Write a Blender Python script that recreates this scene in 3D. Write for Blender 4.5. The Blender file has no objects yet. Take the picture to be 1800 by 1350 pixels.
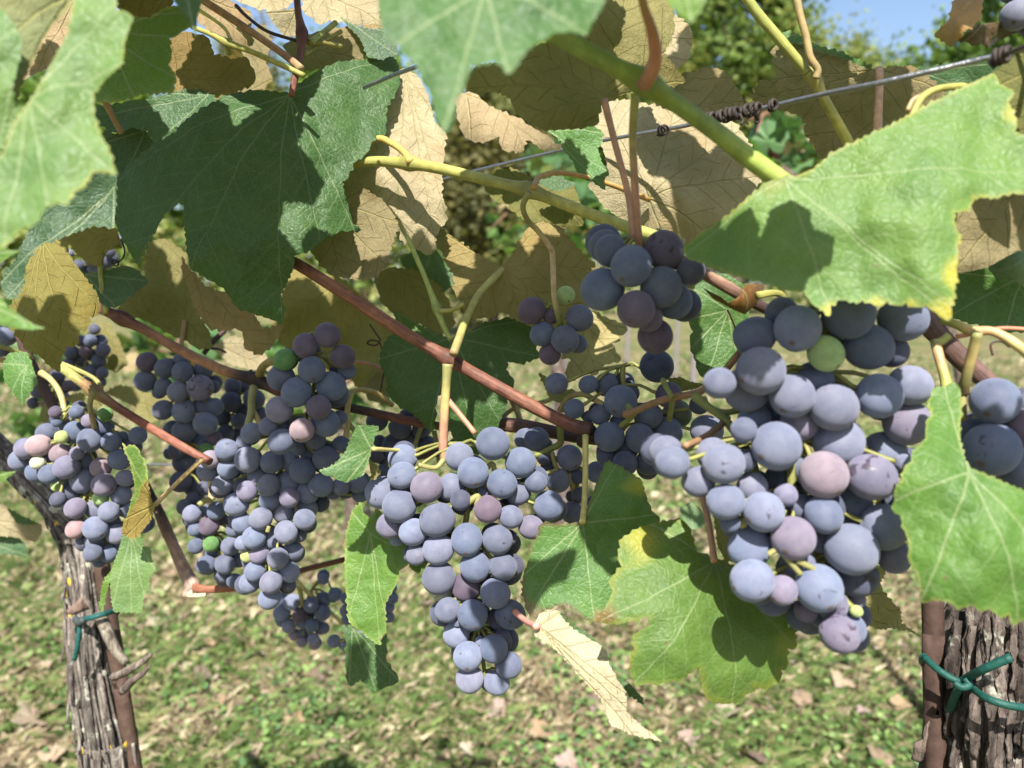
import bpy, math, random
import numpy as np
from mathutils import Vector, Matrix, noise
from mathutils.geometry import delaunay_2d_cdt

# ------------------------------------------------------------------ camera, sky, sun, exposure
scn = bpy.context.scene
COL = scn.collection
CAM_H, PITCH, FPX = 1.0, math.radians(7.4), 1350.0
cam = bpy.data.cameras.new('camera')
camo = bpy.data.objects.new('camera', cam)
COL.objects.link(camo)
camo.location = (0, 0, CAM_H)
camo.rotation_euler = (math.pi/2 - PITCH, 0, 0)
cam.sensor_width = 36.0
cam.lens = 27.0
cam.clip_start = 0.01
cam.clip_end = 2000
cam.dof.use_dof = True
cam.dof.focus_distance = 0.42
cam.dof.aperture_fstop = 8.6
scn.camera = camo

SUN_EL, SUN_AZ = math.radians(51), math.radians(-3)      # azimuth measured from straight behind the camera, + is to its right
SUN = Vector((math.sin(SUN_AZ)*math.cos(SUN_EL), -math.cos(SUN_AZ)*math.cos(SUN_EL), math.sin(SUN_EL)))
world = bpy.data.worlds.new('World')
scn.world = world
world.use_nodes = True
wn = world.node_tree.nodes
sky = wn.new('ShaderNodeTexSky')
sky.sky_type = 'NISHITA'
sky.sun_disc = False
sky.sun_elevation = SUN_EL
sky.sun_rotation = math.atan2(SUN.x, SUN.y)
sky.air_density = 1.0
sky.dust_density = 1.6
sky.ozone_density = 1.0
wn['Background'].inputs['Strength'].default_value = 0.085
world.node_tree.links.new(sky.outputs['Color'], wn['Background'].inputs['Color'])
sl = bpy.data.lights.new('sun', 'SUN')
sl.energy = 5.0
sl.angle = math.radians(0.55)
sl.color = (1.0, 0.965, 0.91)
slo = bpy.data.objects.new('sun', sl)
COL.objects.link(slo)
slo.rotation_euler = SUN.to_track_quat('Z', 'Y').to_euler()
scn.view_settings.view_transform = 'Standard'
scn.view_settings.look = 'None'
scn.view_settings.exposure = 1.33
scn.view_settings.gamma = 1.0
scn.view_settings.use_curve_mapping = False
scn.cycles.max_bounces = 6
scn.cycles.transmission_bounces = 4
scn.cycles.use_denoising = True

RND = random.Random(7)
NPR = np.random.default_rng(11)

# ------------------------------------------------------------------ helpers
CP, SP = math.cos(PITCH), math.sin(PITCH)
def P(u, v, d):
    """point seen at photo pixel (u, v) that lies d metres in front of the camera"""
    x = (u - 900.0)/FPX*d
    y = -(v - 675.0)/FPX*d
    return Vector((x, d*CP + y*SP, CAM_H - d*SP + y*CP))
def proj(p):
    dx, dy, dz = p[0], p[1], p[2]-CAM_H
    d = dy*CP - dz*SP
    y = dy*SP + dz*CP
    return 900 + dx/d*FPX, 675 - y/d*FPX, d

def tag(o, label=None, cat=None, group=None, kind=None):
    if label: o['label'] = label
    if cat: o['category'] = cat
    if group: o['group'] = group
    if kind: o['kind'] = kind
    return o
def link(name, me, mat=None, parent=None):
    o = bpy.data.objects.new(name, me)
    COL.objects.link(o)
    if mat is not None and me is not None and not me.materials:
        me.materials.append(mat)
    if parent is not None: o.parent = parent
    return o
def empty(name, loc=(0, 0, 0)):
    o = bpy.data.objects.new(name, None)
    COL.objects.link(o)
    o.location = loc
    o.empty_display_size = .02
    return o
def child(o, root):
    """parent with world coordinates kept: meshes are written in world space"""
    o.parent = root
    o.matrix_parent_inverse = Matrix.Translation(-Vector(root.location))
    return o
def mesh_from(name, verts, faces, smooth=True):
    me = bpy.data.meshes.new(name)
    me.from_pydata([tuple(v) for v in verts], [], faces)
    if smooth:
        me.polygons.foreach_set('use_smooth', [True]*len(me.polygons))
    me.update()
    return me
def vcol(me, name, cols):
    a = me.color_attributes.new(name, 'FLOAT_COLOR', 'POINT')
    c = np.ones((len(me.vertices), 4), dtype=np.float32)
    c[:, :3] = np.asarray(cols, dtype=np.float32)
    a.data.foreach_set('color', c.ravel())

# ---- node helper
class NT:
    def __init__(s, name):
        s.mat = bpy.data.materials.new(name)
        s.mat.use_nodes = True
        s.t = s.mat.node_tree
        s.t.nodes.clear()
        s.out = s.n('ShaderNodeOutputMaterial')
    def n(s, kind, **kw):
        x = s.t.nodes.new(kind)
        for k, v in kw.items(): setattr(x, k, v)
        return x
    def put(s, sock, v):
        if v is None: return
        if isinstance(v, bpy.types.NodeSocket): s.t.links.new(v, sock)
        elif isinstance(v, (tuple, list)) and len(v) == 3 and sock.type == 'RGBA': sock.default_value = (*v, 1)
        else: sock.default_value = v
    def m(s, op, a, b=None, c=None, clamp=False):
        x = s.n('ShaderNodeMath', operation=op, use_clamp=clamp)
        s.put(x.inputs[0], a); s.put(x.inputs[1], b)
        if c is not None: s.put(x.inputs[2], c)
        return x.outputs[0]
    def mix(s, f, a, b, blend='MIX'):
        x = s.n('ShaderNodeMix', data_type='RGBA', blend_type=blend)
        s.put(x.inputs['Factor'], f); s.put(x.inputs['A'], a) if False else None
        s.put(x.inputs[6], a); s.put(x.inputs[7], b)
        return x.outputs[2]
    def noise(s, vec, scale, detail=2, rough=.5, dim='3D', w=None, dist=0):
        x = s.n('ShaderNodeTexNoise', noise_dimensions=dim)
        s.put(x.inputs['Vector'], vec); x.inputs['Scale'].default_value = scale
        x.inputs['Detail'].default_value = detail; x.inputs['Roughness'].default_value = rough
        x.inputs['Distortion'].default_value = dist
        if w is not None: s.put(x.inputs['W'], w)
        return x
    def rng(s, v, a, b, c=0., d=1., smooth=False):
        x = s.n('ShaderNodeMapRange', interpolation_type='SMOOTHSTEP' if smooth else 'LINEAR')
        s.put(x.inputs[0], v); x.inputs[1].default_value = a; x.inputs[2].default_value = b
        x.inputs[3].default_value = c; x.inputs[4].default_value = d
        return x.outputs[0]
    def bump(s, h, strength=.3, dist=.001, normal=None):
        x = s.n('ShaderNodeBump')
        x.inputs['Strength'].default_value = strength; x.inputs['Distance'].default_value = dist
        s.put(x.inputs['Height'], h); s.put(x.inputs['Normal'], normal)
        return x.outputs[0]
    def attr(s, name):
        return s.n('ShaderNodeAttribute', attribute_name=name)
    def bsdf(s, color, rough=.6, spec=.3, normal=None, **kw):
        x = s.n('ShaderNodeBsdfPrincipled')
        s.put(x.inputs['Base Color'], color); s.put(x.inputs['Roughness'], rough)
        s.put(x.inputs['Specular IOR Level'], spec); s.put(x.inputs['Normal'], normal)
        for k, v in kw.items(): s.put(x.inputs[k], v)
        return x.outputs[0]
    def done(s, shader):
        s.t.links.new(shader, s.out.inputs['Surface'])
        return s.mat

# ------------------------------------------------------------------ materials
def make_leaf_mat():
    t = NT('vine_leaf_surface')
    uvv = t.n('ShaderNodeUVMap', uv_map='vein').outputs[0]
    uvf = t.n('ShaderNodeUVMap', uv_map='flat').outputs[0]
    sx = t.n('ShaderNodeSeparateXYZ'); t.put(sx.inputs[0], uvv)
    s_, tt = sx.outputs[0], sx.outputs[1]
    wob = t.noise(uvf, .9, 2).outputs['Fac']
    wob = t.m('MULTIPLY', t.m('SUBTRACT', wob, .5), .35)
    at = t.m('ABSOLUTE', tt)
    side = t.m('GREATER_THAN', tt, 0.0)
    # primaries: distance to the vein, width tapering with distance from the petiole
    w1 = t.m('MAXIMUM', t.m('SUBTRACT', .070, t.m('MULTIPLY', s_, .0055)), .026)
    atw = t.m('ABSOLUTE', t.m('ADD', tt, t.m('MULTIPLY', t.m('MULTIPLY', wob, t.rng(s_, .2, 2.5)), .55)))
    prim = t.m('MULTIPLY', t.m('SUBTRACT', 1.0, t.m('DIVIDE', atw, w1), clamp=True), 1.7, clamp=True)
    # laterals: slanting away from the primary, alternate on both sides
    q = t.m('SUBTRACT', s_, t.m('MULTIPLY', t.m('POWER', at, .9), .95))
    q = t.m('ADD', t.m('ADD', q, wob), t.m('MULTIPLY', side, .55))
    fr = t.m('ABSOLUTE', t.m('SUBTRACT', t.m('FRACT', t.m('DIVIDE', q, 1.15)), .5))
    w2 = t.m('MAXIMUM', t.m('SUBTRACT', .036, t.m('MULTIPLY', at, .007)), .012)
    sec = t.m('SUBTRACT', 1.0, t.m('DIVIDE', fr, w2), clamp=True)
    sec = t.m('MULTIPLY', sec, t.rng(s_, .05, .5))
    dist = t.n('ShaderNodeVectorMath', operation='ADD')
    nz = t.noise(uvf, 2.0, 2)
    sc = t.n('ShaderNodeVectorMath', operation='SCALE'); t.put(sc.inputs[0], nz.outputs['Color']); sc.inputs['Scale'].default_value = .5
    t.put(dist.inputs[0], uvf); t.put(dist.inputs[1], sc.outputs[0])
    def vor(scale):
        v = t.n('ShaderNodeTexVoronoi', feature='DISTANCE_TO_EDGE')
        t.put(v.inputs['Vector'], dist.outputs[0]); v.inputs['Scale'].default_value = scale
        return v.outputs['Distance']
    v3 = vor(3.1); v4 = vor(9.0)
    ter = t.rng(v3, .0, .065, 1, 0)
    qua = t.rng(v4, .0, .16, 1, 0)
    vein_all = t.m('MAXIMUM', prim, t.m('MAXIMUM', sec, t.m('MULTIPLY', ter, .55)))
    vein_main = t.m('MAXIMUM', prim, t.m('MULTIPLY', sec, .75))
    big = t.noise(uvf, .55, 3).outputs['Fac']
    fine = t.noise(uvf, 9, 3).outputs['Fac']
    topc = t.attr('topc').outputs['Color']; botc = t.attr('botc').outputs['Color']
    # upper face
    tv = t.mix(t.rng(big, .3, .7), t.mix(1, topc, (.62, .72, .62), 'MULTIPLY'), t.mix(1, topc, (.96, .97, .68), 'MULTIPLY'))
    tv = t.mix(t.m('MULTIPLY', t.rng(fine, .35, .65), .4), tv, t.mix(1, tv, (1.25, 1.2, 1.15), 'MULTIPLY'))
    pale = t.mix(1, t.mix(.6, topc, (.25, .29, .16)), (1.05, 1.05, .95), 'MULTIPLY')
    top = t.mix(t.m('MULTIPLY', t.m('MAXIMUM', prim, t.m('MAXIMUM', t.m('MULTIPLY', sec, .85), t.m('MAXIMUM', t.m('MULTIPLY', ter, .38), t.m('MULTIPLY', qua, .16)))), .8), tv, pale)
    dots = t.n('ShaderNodeTexVoronoi'); t.put(dots.inputs['Vector'], uvf); dots.inputs['Scale'].default_value = 2.3
    top = t.mix(t.m('MULTIPLY', t.rng(dots.outputs['Distance'], .02, .05, 1, 0), .4), top, (.30, .36, .22))
    les = t.n('ShaderNodeTexVoronoi'); t.put(les.inputs['Vector'], dist.outputs[0]); les.inputs['Scale'].default_value = .55
    lc = t.n('ShaderNodeSeparateColor'); t.put(lc.inputs[0], les.outputs['Color'])
    lm = t.m('MULTIPLY', t.rng(les.outputs['Distance'], .035, .06, 1, 0), t.m('GREATER_THAN', lc.outputs[0], .72))
    top = t.mix(t.m('MULTIPLY', lm, .85), top, (.11, .06, .025))
    # lower face: tan felt, dark fine network, pale main veins
    bv = t.mix(t.rng(big, .3, .7), t.mix(1, botc, (.86, .84, .80), 'MULTIPLY'), t.mix(1, botc, (1.1, 1.1, 1.06), 'MULTIPLY'))
    bv = t.mix(t.m('MULTIPLY', t.m('MAXIMUM', ter, t.m('MULTIPLY', qua, .5)), .22), bv, t.mix(1, botc, (.42, .36, .26), 'MULTIPLY'))
    age = t.noise(uvf, .22, 4, .6).outputs['Fac']
    bv = t.mix(t.rng(age, .5, .7, 0, .6, True), bv, t.mix(1, bv, (.80, .66, .5), 'MULTIPLY'))
    bv = t.mix(t.m('MULTIPLY', sec, .65), bv, t.mix(1, botc, (.72, .64, .42), 'MULTIPLY'))
    bot = t.mix(t.m('MULTIPLY', prim, .85), bv, t.mix(.5, botc, (.34, .30, .09)))
    htop = t.m('SUBTRACT', t.m('MULTIPLY', t.rng(v4, 0, .28), .22), t.m('ADD', vein_main, t.m('MULTIPLY', ter, .6)))
    htop = t.m('ADD', htop, t.m('MULTIPLY', t.rng(v3, 0, .3, 0, 1, True), .55))
    htop = t.m('ADD', htop, t.m('MULTIPLY', t.noise(uvf, 3.2, 3).outputs['Fac'], .9))
    ntop = t.bump(htop, .25, .0012)
    hbot = t.m('ADD', t.m('MULTIPLY', prim, 1.6), t.m('ADD', sec, t.m('MULTIPLY', ter, .22)))
    hbot = t.m('ADD', hbot, t.m('MULTIPLY', t.rng(v4, .0, .3, 1, 0), .2))
    hbot = t.m('ADD', hbot, t.m('MULTIPLY', t.noise(uvf, 2.2, 3).outputs['Fac'], 1.2))
    nbot = t.bump(hbot, .65, .0012)
    bf = t.n('ShaderNodeNewGeometry').outputs['Backfacing']
    s_top = t.bsdf(top, t.rng(fine, .3, .7, .40, .52), .24, ntop)
    s_bot = t.bsdf(bot, .95, .08, nbot)
    tr = t.n('ShaderNodeBsdfTranslucent')
    tcol = t.mix(vein_main, t.mix(1, t.mix(.6, topc, (.12, .13, .012)), (1.5, 1.7, .9), 'MULTIPLY'), t.mix(.5, topc, (.06, .06, .01)))
    t.put(tr.inputs['Color'], tcol)
    two = t.n('ShaderNodeMixShader'); t.put(two.inputs[0], bf); t.put(two.inputs[1], s_top); t.put(two.inputs[2], s_bot)
    mx = t.n('ShaderNodeMixShader'); mx.inputs[0].default_value = .25
    t.put(mx.inputs[1], two.outputs[0]); t.put(mx.inputs[2], tr.outputs[0])
    return t.done(mx.outputs[0])

def make_grape_mat():
    t = NT('grape_skin_with_bloom')
    oi = t.n('ShaderNodeObjectInfo')
    co = t.n('ShaderNodeTexCoord').outputs['Object']
    off = t.n('ShaderNodeVectorMath', operation='ADD')
    sc = t.n('ShaderNodeCombineXYZ')
    t.put(sc.inputs[0], t.m('MULTIPLY', oi.outputs['Random'], 173.)); t.put(sc.inputs[1], t.m('MULTIPLY', oi.outputs['Random'], 71.)); t.put(sc.inputs[2], t.m('MULTIPLY', oi.outputs['Random'], 39.))
    t.put(off.inputs[0], co); t.put(off.inputs[1], sc.outputs[0])
    v = off.outputs[0]
    n1 = t.noise(v, 1.1, 3, .6).outputs['Fac']
    n2 = t.noise(v, 1.5, 5, .6, dist=.7).outputs['Fac']
    n3 = t.noise(v, 14, 3).outputs['Fac']
    base0 = oi.outputs['Color']
    ripe = t.noise(v, .75, 2).outputs['Fac']
    base = t.mix(t.rng(ripe, .5, .72, 0, .25, True), base0, t.mix(1, base0, (1.10, .88, .92), 'MULTIPLY'))
    bloomy = t.mix(t.rng(n1, .3, .7), t.mix(1, base, (.72, .75, .80), 'MULTIPLY'), t.mix(1, base, (1.2, 1.17, 1.13), 'MULTIPLY'))
    bloomy = t.mix(t.m('MULTIPLY', n3, .3), bloomy, t.mix(1, base, (1.3, 1.3, 1.28), 'MULTIPLY'))
    zz = t.n('ShaderNodeSeparateXYZ'); t.put(zz.inputs[0], co)
    scar = t.m('MULTIPLY', t.rng(zz.outputs[2], -1.022, -1.012, 1, 0), .85)
    skin = t.mix(1, base, (.24, .15, .17), 'MULTIPLY')
    wear = t.n('ShaderNodeAttribute', attribute_type='OBJECT', attribute_name='wear').outputs['Fac']
    rub = t.rng(t.m('ADD', n2, t.m('MULTIPLY', wear, .10)), .655, .735, 0, 1, True)
    spots = t.n('ShaderNodeTexVoronoi'); t.put(spots.inputs['Vector'], v); spots.inputs['Scale'].default_value = 2.6
    sp = t.m('MULTIPLY', t.rng(spots.outputs['Distance'], .045, .075, 1, 0), .75)
    rub = t.m('MAXIMUM', t.m('MULTIPLY', rub, .8), sp)
    c = t.mix(rub, bloomy, skin)
    c = t.mix(scar, c, (.10, .06, .035))
    rough = t.rng(rub, 0, 1, .62, .34)
    n = t.bump(n3, .05, .0004)
    return t.done(t.bsdf(c, rough, t.rng(rub, 0, 1, .22, .4), n, **{'Diffuse Roughness': .6, 'Sheen Weight': .07, 'Sheen Roughness': .5}))

def make_stem_mat(name, streak=.35, rough=.55, spec=.3, warts=.0):
    t = NT(name)
    c = t.attr('topc').outputs['Color']
    uv = t.n('ShaderNodeUVMap', uv_map='flat').outputs[0]
    mp = t.n('ShaderNodeMapping'); mp.inputs['Scale'].default_value = (13, .45, 1); t.put(mp.inputs['Vector'], uv)
    n1 = t.noise(mp.outputs[0], 1.0, 4, .6).outputs['Fac']
    n2 = t.noise(t.n('ShaderNodeTexCoord').outputs['Object'], 220, 3).outputs['Fac']
    dark = t.mix(1, c, (.36, .32, .32), 'MULTIPLY')
    lt = t.mix(1, c, (1.5, 1.42, 1.35), 'MULTIPLY')
    blot = t.noise(uv, .8, 3).outputs['Fac']
    c = t.mix(t.rng(blot, .45, .7, 0, .6), c, t.mix(1, c, (.72, .62, .55), 'MULTIPLY'))
    cc = t.mix(t.m('MULTIPLY', t.rng(n1, .4, .68), min(1, streak*2)), c, dark)
    cc = t.mix(t.m('MULTIPLY', t.rng(n2, .45, .7), .5), cc, lt)
    n = t.bump(t.m('ADD', n1, t.m('MULTIPLY', n2, .4)), .5 if streak > .3 else .2, .0012)
    return t.done(t.bsdf(cc, rough, spec, n))

def make_bark_mat():
    t = NT('old_vine_bark')
    co = t.n('ShaderNodeTexCoord').outputs['Object']
    c = t.attr('topc').outputs['Color']
    mp = t.n('ShaderNodeMapping'); mp.inputs['Scale'].default_value = (1, 1, .13); t.put(mp.inputs['Vector'], co)
    n1 = t.noise(mp.outputs[0], 190, 5, .7).outputs['Fac']
    n2 = t.noise(co, 60, 4, .6).outputs['Fac']
    n3 = t.noise(co, 260, 3).outputs['Fac']
    cc = t.mix(t.rng(n1, .36, .66), t.mix(1, c, (.32, .28, .27), 'MULTIPLY'), t.mix(1, c, (1.25, 1.2, 1.15), 'MULTIPLY'))
    lich = t.m('MULTIPLY', t.rng(n2, .56, .66, 0, 1, True), t.rng(n3, .42, .55))
    cc = t.mix(t.m('MULTIPLY', lich, .75), cc, (.36, .36, .29))
    n = t.bump(t.m('ADD', n1, t.m('MULTIPLY', n3, .3)), .9, .004)
    return t.done(t.bsdf(cc, .95, .1, n))

def make_vc_mat(name, rough=.7, spec=.2, transl=.0, nscale=0, nstr=.3):
    t = NT(name)
    c = t.attr('topc').outputs['Color']
    nn = None
    if nscale:
        nz = t.noise(t.n('ShaderNodeTexCoord').outputs['Object'], nscale, 4, .6).outputs['Fac']
        c = t.mix(t.m('MULTIPLY', t.rng(nz, .35, .7), nstr), c, t.mix(1, c, (.45, .42, .4), 'MULTIPLY'))
        nn = t.bump(nz, .4, .002)
    b = t.bsdf(c, rough, spec, nn)
    if transl:
        tr = t.n('ShaderNodeBsdfTranslucent')
        t.put(tr.inputs['Color'], t.mix(1, c, (1.5, 1.6, .8), 'MULTIPLY'))
        mx = t.n('ShaderNodeMixShader'); mx.inputs[0].default_value = transl
        t.put(mx.inputs[1], b); t.put(mx.inputs[2], tr.outputs[0]); b = mx.outputs[0]
    return t.done(b)

def make_ground_mat():
    t = NT('grassy_soil')
    co = t.n('ShaderNodeTexCoord').outputs['Object']
    n1 = t.noise(co, 1.4, 4, .6).outputs['Fac']
    n2 = t.noise(co, 14, 5, .7).outputs['Fac']
    n3 = t.noise(co, 70, 3, .6).outputs['Fac']
    straw = t.mix(t.rng(n3, .3, .7), (.15, .115, .06), (.34, .27, .15))
    green = t.mix(t.rng(n3, .3, .7), (.045, .085, .02), (.11, .17, .04))
    c = t.mix(t.rng(t.m('ADD', t.m('MULTIPLY', n1, .5), t.m('MULTIPLY', n2, .5)), .42, .56), green, straw)
    c = t.mix(t.rng(n2, .60, .72, 0, .5), c, (.06, .045, .03))
    n = t.bump(t.m('ADD', n2, n3), 1, .03)
    return t.done(t.bsdf(c, .95, .1, n))

M_LEAF = make_leaf_mat()
M_GRAPE = make_grape_mat()
M_CANE = make_stem_mat('ripe_cane_bark', .5, .6, .3)
M_STEM = make_stem_mat('green_stem_skin', .12, .5, .35)
M_BARK = make_bark_mat()
M_FOLI = make_vc_mat('distant_foliage', .6, .25, .3)
M_GRASS = make_vc_mat('ground_plants', .6, .25, .25)
M_DRY = make_vc_mat('dry_leaf_surface', .8, .15, .15, 90, .6)
M_RUST = make_vc_mat('rusty_iron', .8, .25, 0, 160, .8)
M_PLASTIC = make_vc_mat('green_plastic', .55, .3, 0, 300, .35)
M_WIRE = make_vc_mat('galvanised_wire', .38, .6, 0, 300, .5)
M_WIRE.node_tree.nodes['Principled BSDF'].inputs['Metallic'].default_value = .85
M_POST = make_vc_mat('pale_post', .85, .15, 0, 40, .3)
M_GROUND = make_ground_mat()

# ------------------------------------------------------------------ tubes
def catmull(pts, per=6):
    pts = [np.array(p, float) for p in pts]
    if len(pts) < 3: per = max(per, 4)
    q = [2*pts[0]-pts[1]] + pts + [2*pts[-1]-pts[-2]]
    out = []
    for i in range(1, len(q)-2):
        p0, p1, p2, p3 = q[i-1:i+3]
        for k in range(per):
            t = k/per
            out.append(.5*((2*p1)+(-p0+p2)*t+(2*p0-5*p1+4*p2-p3)*t*t+(-p0+3*p1-3*p2+p3)*t**3))
    out.append(pts[-1])
    return np.array(out)
class Tubes:
    """collects tubes into one mesh"""
    def __init__(s): s.v = []; s.f = []; s.uv = []; s.c = []
    def add(s, pts, rad, cols, seg=10, per=6, lump=0.0, cap=True):
        """pts: 3D points, rad: radius or list, cols: colour or list of colours (per control point)"""
        n = len(pts)
        rad = [rad]*n if not isinstance(rad, (list, tuple, np.ndarray)) else rad
        cols = [cols]*n if not isinstance(cols[0], (list, tuple, np.ndarray)) else cols
        full = [np.concatenate([np.array(p, float), [r], np.array(c, float)]) for p, r, c in zip(pts, rad, cols)]
        cur = catmull(full, per)
        pos, rr, cc = cur[:, :3], np.abs(cur[:, 3]), np.clip(cur[:, 4:7], .003, 1)
        tan = np.gradient(pos, axis=0); tan /= (np.linalg.norm(tan, axis=1)[:, None]+1e-12)
        ref = np.array([0, 0, 1.]) if abs(tan[0][2]) < .9 else np.array([1., 0, 0])
        a = np.cross(tan[0], ref); a /= np.linalg.norm(a)
        base = len(s.v); L = 0
        seed = RND.random()*50
        for i in range(len(pos)):
            a = a - tan[i]*np.dot(a, tan[i]); a /= np.linalg.norm(a)+1e-12
            b = np.cross(tan[i], a)
            if i: L += np.linalg.norm(pos[i]-pos[i-1])
            for k in range(seg):
                th = 2*math.pi*k/seg
                r = rr[i]*(1+(lump*noise.noise(Vector((math.cos(th)*1.3+seed, math.sin(th)*1.3, L*60))) if lump else 0))
                s.v.append(pos[i]+r*(math.cos(th)*a+math.sin(th)*b)); s.c.append(cc[i]); s.uv.append((k/seg, L*100))
            if i:
                o0 = base+(i-1)*seg; o1 = base+i*seg
                for k in range(seg):
                    k2 = (k+1) % seg
                    s.f.append((o0+k, o0+k2, o1+k2, o1+k))
        if cap:
            s.f.append(tuple(base+k for k in range(seg-1, -1, -1)))
            o = base+(len(pos)-1)*seg
            s.f.append(tuple(o+k for k in range(seg)))
        return pos
    def build(s, name, mat, parent=None):
        me = mesh_from(name, s.v, s.f)
        vcol(me, 'topc', s.c)
        uv = me.uv_layers.new(name='flat')
        vi = np.zeros(len(me.loops), dtype=np.int32); me.loops.foreach_get('vertex_index', vi)
        uv.data.foreach_set('uv', np.array(s.uv, dtype=np.float32)[vi].ravel())
        o = link(name, me, mat)
        if parent is not None: child(o, parent)
        return o

# ------------------------------------------------------------------ leaves
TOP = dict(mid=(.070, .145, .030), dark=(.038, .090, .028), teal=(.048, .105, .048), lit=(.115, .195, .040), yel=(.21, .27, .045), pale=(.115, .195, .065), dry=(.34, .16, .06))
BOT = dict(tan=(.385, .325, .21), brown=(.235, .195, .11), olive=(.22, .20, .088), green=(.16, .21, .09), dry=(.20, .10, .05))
def serrate(poly, tooth, amp, rng):
    """finer teeth along a traced outline"""
    n = len(poly)
    area = sum(poly[i][0]*poly[(i+1) % n][1]-poly[(i+1) % n][0]*poly[i][1] for i in range(n))
    sg = 1 if area > 0 else -1
    out = []
    for i in range(n):
        a = np.array(poly[i], float); b = np.array(poly[(i+1) % n], float)
        L = np.linalg.norm(b-a)
        out.append(tuple(a))
        if L < tooth*.8: continue
        m = max(1, int(round(L/(tooth*rng.uniform(.8, 1.5)))))
        t = (b-a)/L; nn = np.array([t[1], -t[0]])*sg
        for k in range(m):
            f0 = (k+.6+rng.uniform(-.25, .22))/m
            h = amp*tooth*rng.choice((.35, .6, .9, 1.2, 1.7))
            out.append(tuple(a+(b-a)*f0+nn*h))
            if k < m-1: out.append(tuple(a+(b-a)*((k+.92)/m)-nn*h*.15))
    return out
def inside(poly, pts):
    x, y = pts[:, 0], pts[:, 1]
    r = np.zeros(len(pts), bool)
    n = len(poly)
    for i in range(n):
        x0, y0 = poly[i]; x1, y1 = poly[(i+1) % n]
        if y0 == y1: continue
        c = ((y0 > y) != (y1 > y)) & (x < (x1-x0)*(y-y0)/(y1-y0)+x0)
        r ^= c
    return r
def blade_mesh(name, poly, J, tips, fmap, front, topc, botc, step, tooth=14, amp=.22, edge=None, edge_w=0, patches=(), seed=1, pucker=.0006):
    """poly, J, tips in a flat parameter space; fmap takes it to the world; front: the upper face looks at the camera"""
    rng = random.Random(seed)
    out = serrate(poly, tooth, amp, rng) if tooth else list(poly)
    pts = np.array(out)
    lo, hi = pts.min(0), pts.max(0)
    gx, gy = np.meshgrid(np.arange(lo[0], hi[0], step), np.arange(lo[1], hi[1], step*.9))
    gx = gx + (np.arange(gx.shape[0]) % 2)[:, None]*step*.5
    g = np.stack([gx.ravel(), gy.ravel()], 1)
    g += NPR.uniform(-.18, .18, g.shape)*step
    g = g[inside(out, g)]
    # distance to outline
    def dist_out(q):
        d = np.full(len(q), 1e9)
        for i in range(len(out)):
            a = pts[i]; b = pts[(i+1) % len(out)]
            ab = b-a; l2 = ab@ab+1e-9
            t = np.clip(((q-a)@ab)/l2, 0, 1)
            d = np.minimum(d, np.linalg.norm(q-(a+t[:, None]*ab), axis=1))
        return d
    if len(g):
        g = g[dist_out(g) > step*.45]
    allp = [Vector(p) for p in out]+[Vector(p) for p in g]
    n = len(out)
    v2, _, fs, _, _, _ = delaunay_2d_cdt(allp, [], [list(range(n))], 1, 1e-5)
    v2 = np.array([(p[0], p[1]) for p in v2])
    ed = dist_out(v2)
    w = [fmap(p[0], p[1]) for p in v2]
    W = np.array([tuple(p) for p in w])
    c = W.mean(0)
    U, S, Vt = np.linalg.svd(W-c, full_matrices=False)
    e1, e2 = Vt[0], Vt[1]
    def flat(X): return np.stack([(X-c)@e1, (X-c)@e2], 1)*100
    F = flat(W)
    Jf = flat(np.array([tuple(fmap(*J))]))[0]
    T = flat(np.array([tuple(fmap(*t)) for t in tips]))
    me = bpy.data.meshes.new(name)
    # orientation
    cen = np.array([0, 0, CAM_H])
    faces = []
    for f in fs:
        a, b, d = W[f[0]], W[f[1]], W[f[2]]
        nrm = np.cross(b-a, d-a)
        facing = nrm@(cen-a) > 0
        faces.append(tuple(f) if facing == front else tuple(reversed(f)))
    # gentle relief, along the mean normal
    nm = Vt[2]
    Wp = W.copy()
    for i in range(len(Wp)):
        p = Vector((F[i][0]*.9+seed*7.1, F[i][1]*.9, seed))
        Wp[i] += nm*pucker*(noise.noise(p)*1.0+noise.noise(p*2.3)*.7)
    me.from_pydata([tuple(p) for p in Wp], [], faces)
    me.polygons.foreach_set('use_smooth', [True]*len(me.polygons))
    cols = np.tile(np.array(topc), (len(W), 1)); bcs = np.tile(np.array(botc), (len(W), 1))
    if edge is not None and edge_w:
        k = np.array([.5+.9*noise.noise(Vector((p[0]*.7+seed, p[1]*.7, 3.3))) for p in F])
        m = (np.clip(1-ed/(edge_w*np.clip(k+.35, .08, 1.7)), 0, 1)*np.clip(k+.35, .35, 1))[:, None]
        cols = cols*(1-m)+np.array(edge)*m
    for (pu, pv, pr, pc) in patches:
        dd = np.hypot(v2[:, 0]-pu, v2[:, 1]-pv)/pr
        dd = dd*(1+.5*np.array([noise.noise(Vector((p[0]*1.1, p[1]*1.1, 9.))) for p in F]))
        m = np.clip(1.3-dd, 0, 1)[:, None]**1.0
        cols = cols*(1-m)+np.array(pc)*m
    vcol(me, 'topc', cols); vcol(me, 'botc', bcs)
    uvf = me.uv_layers.new(name='flat'); uvv = me.uv_layers.new(name='vein')
    fi = np.array([x for f in faces for x in f])
    uvf.data.foreach_set('uv', (F[fi]+50.0).astype(np.float32).ravel())
    D = T-Jf; ang = np.arctan2(D[:, 1], D[:, 0]); D = D/(np.linalg.norm(D, axis=1)[:, None]+1e-9)
    fa = np.array([f for f in faces])
    cen2 = F[fa].mean(1)-Jf
    ca = np.arctan2(cen2[:, 1], cen2[:, 0])
    df = np.abs((ca[:, None]-ang[None, :]+math.pi) % (2*math.pi)-math.pi)
    best = df.argmin(1)
    rel = F[fa]-Jf
    d = D[best]
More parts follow.
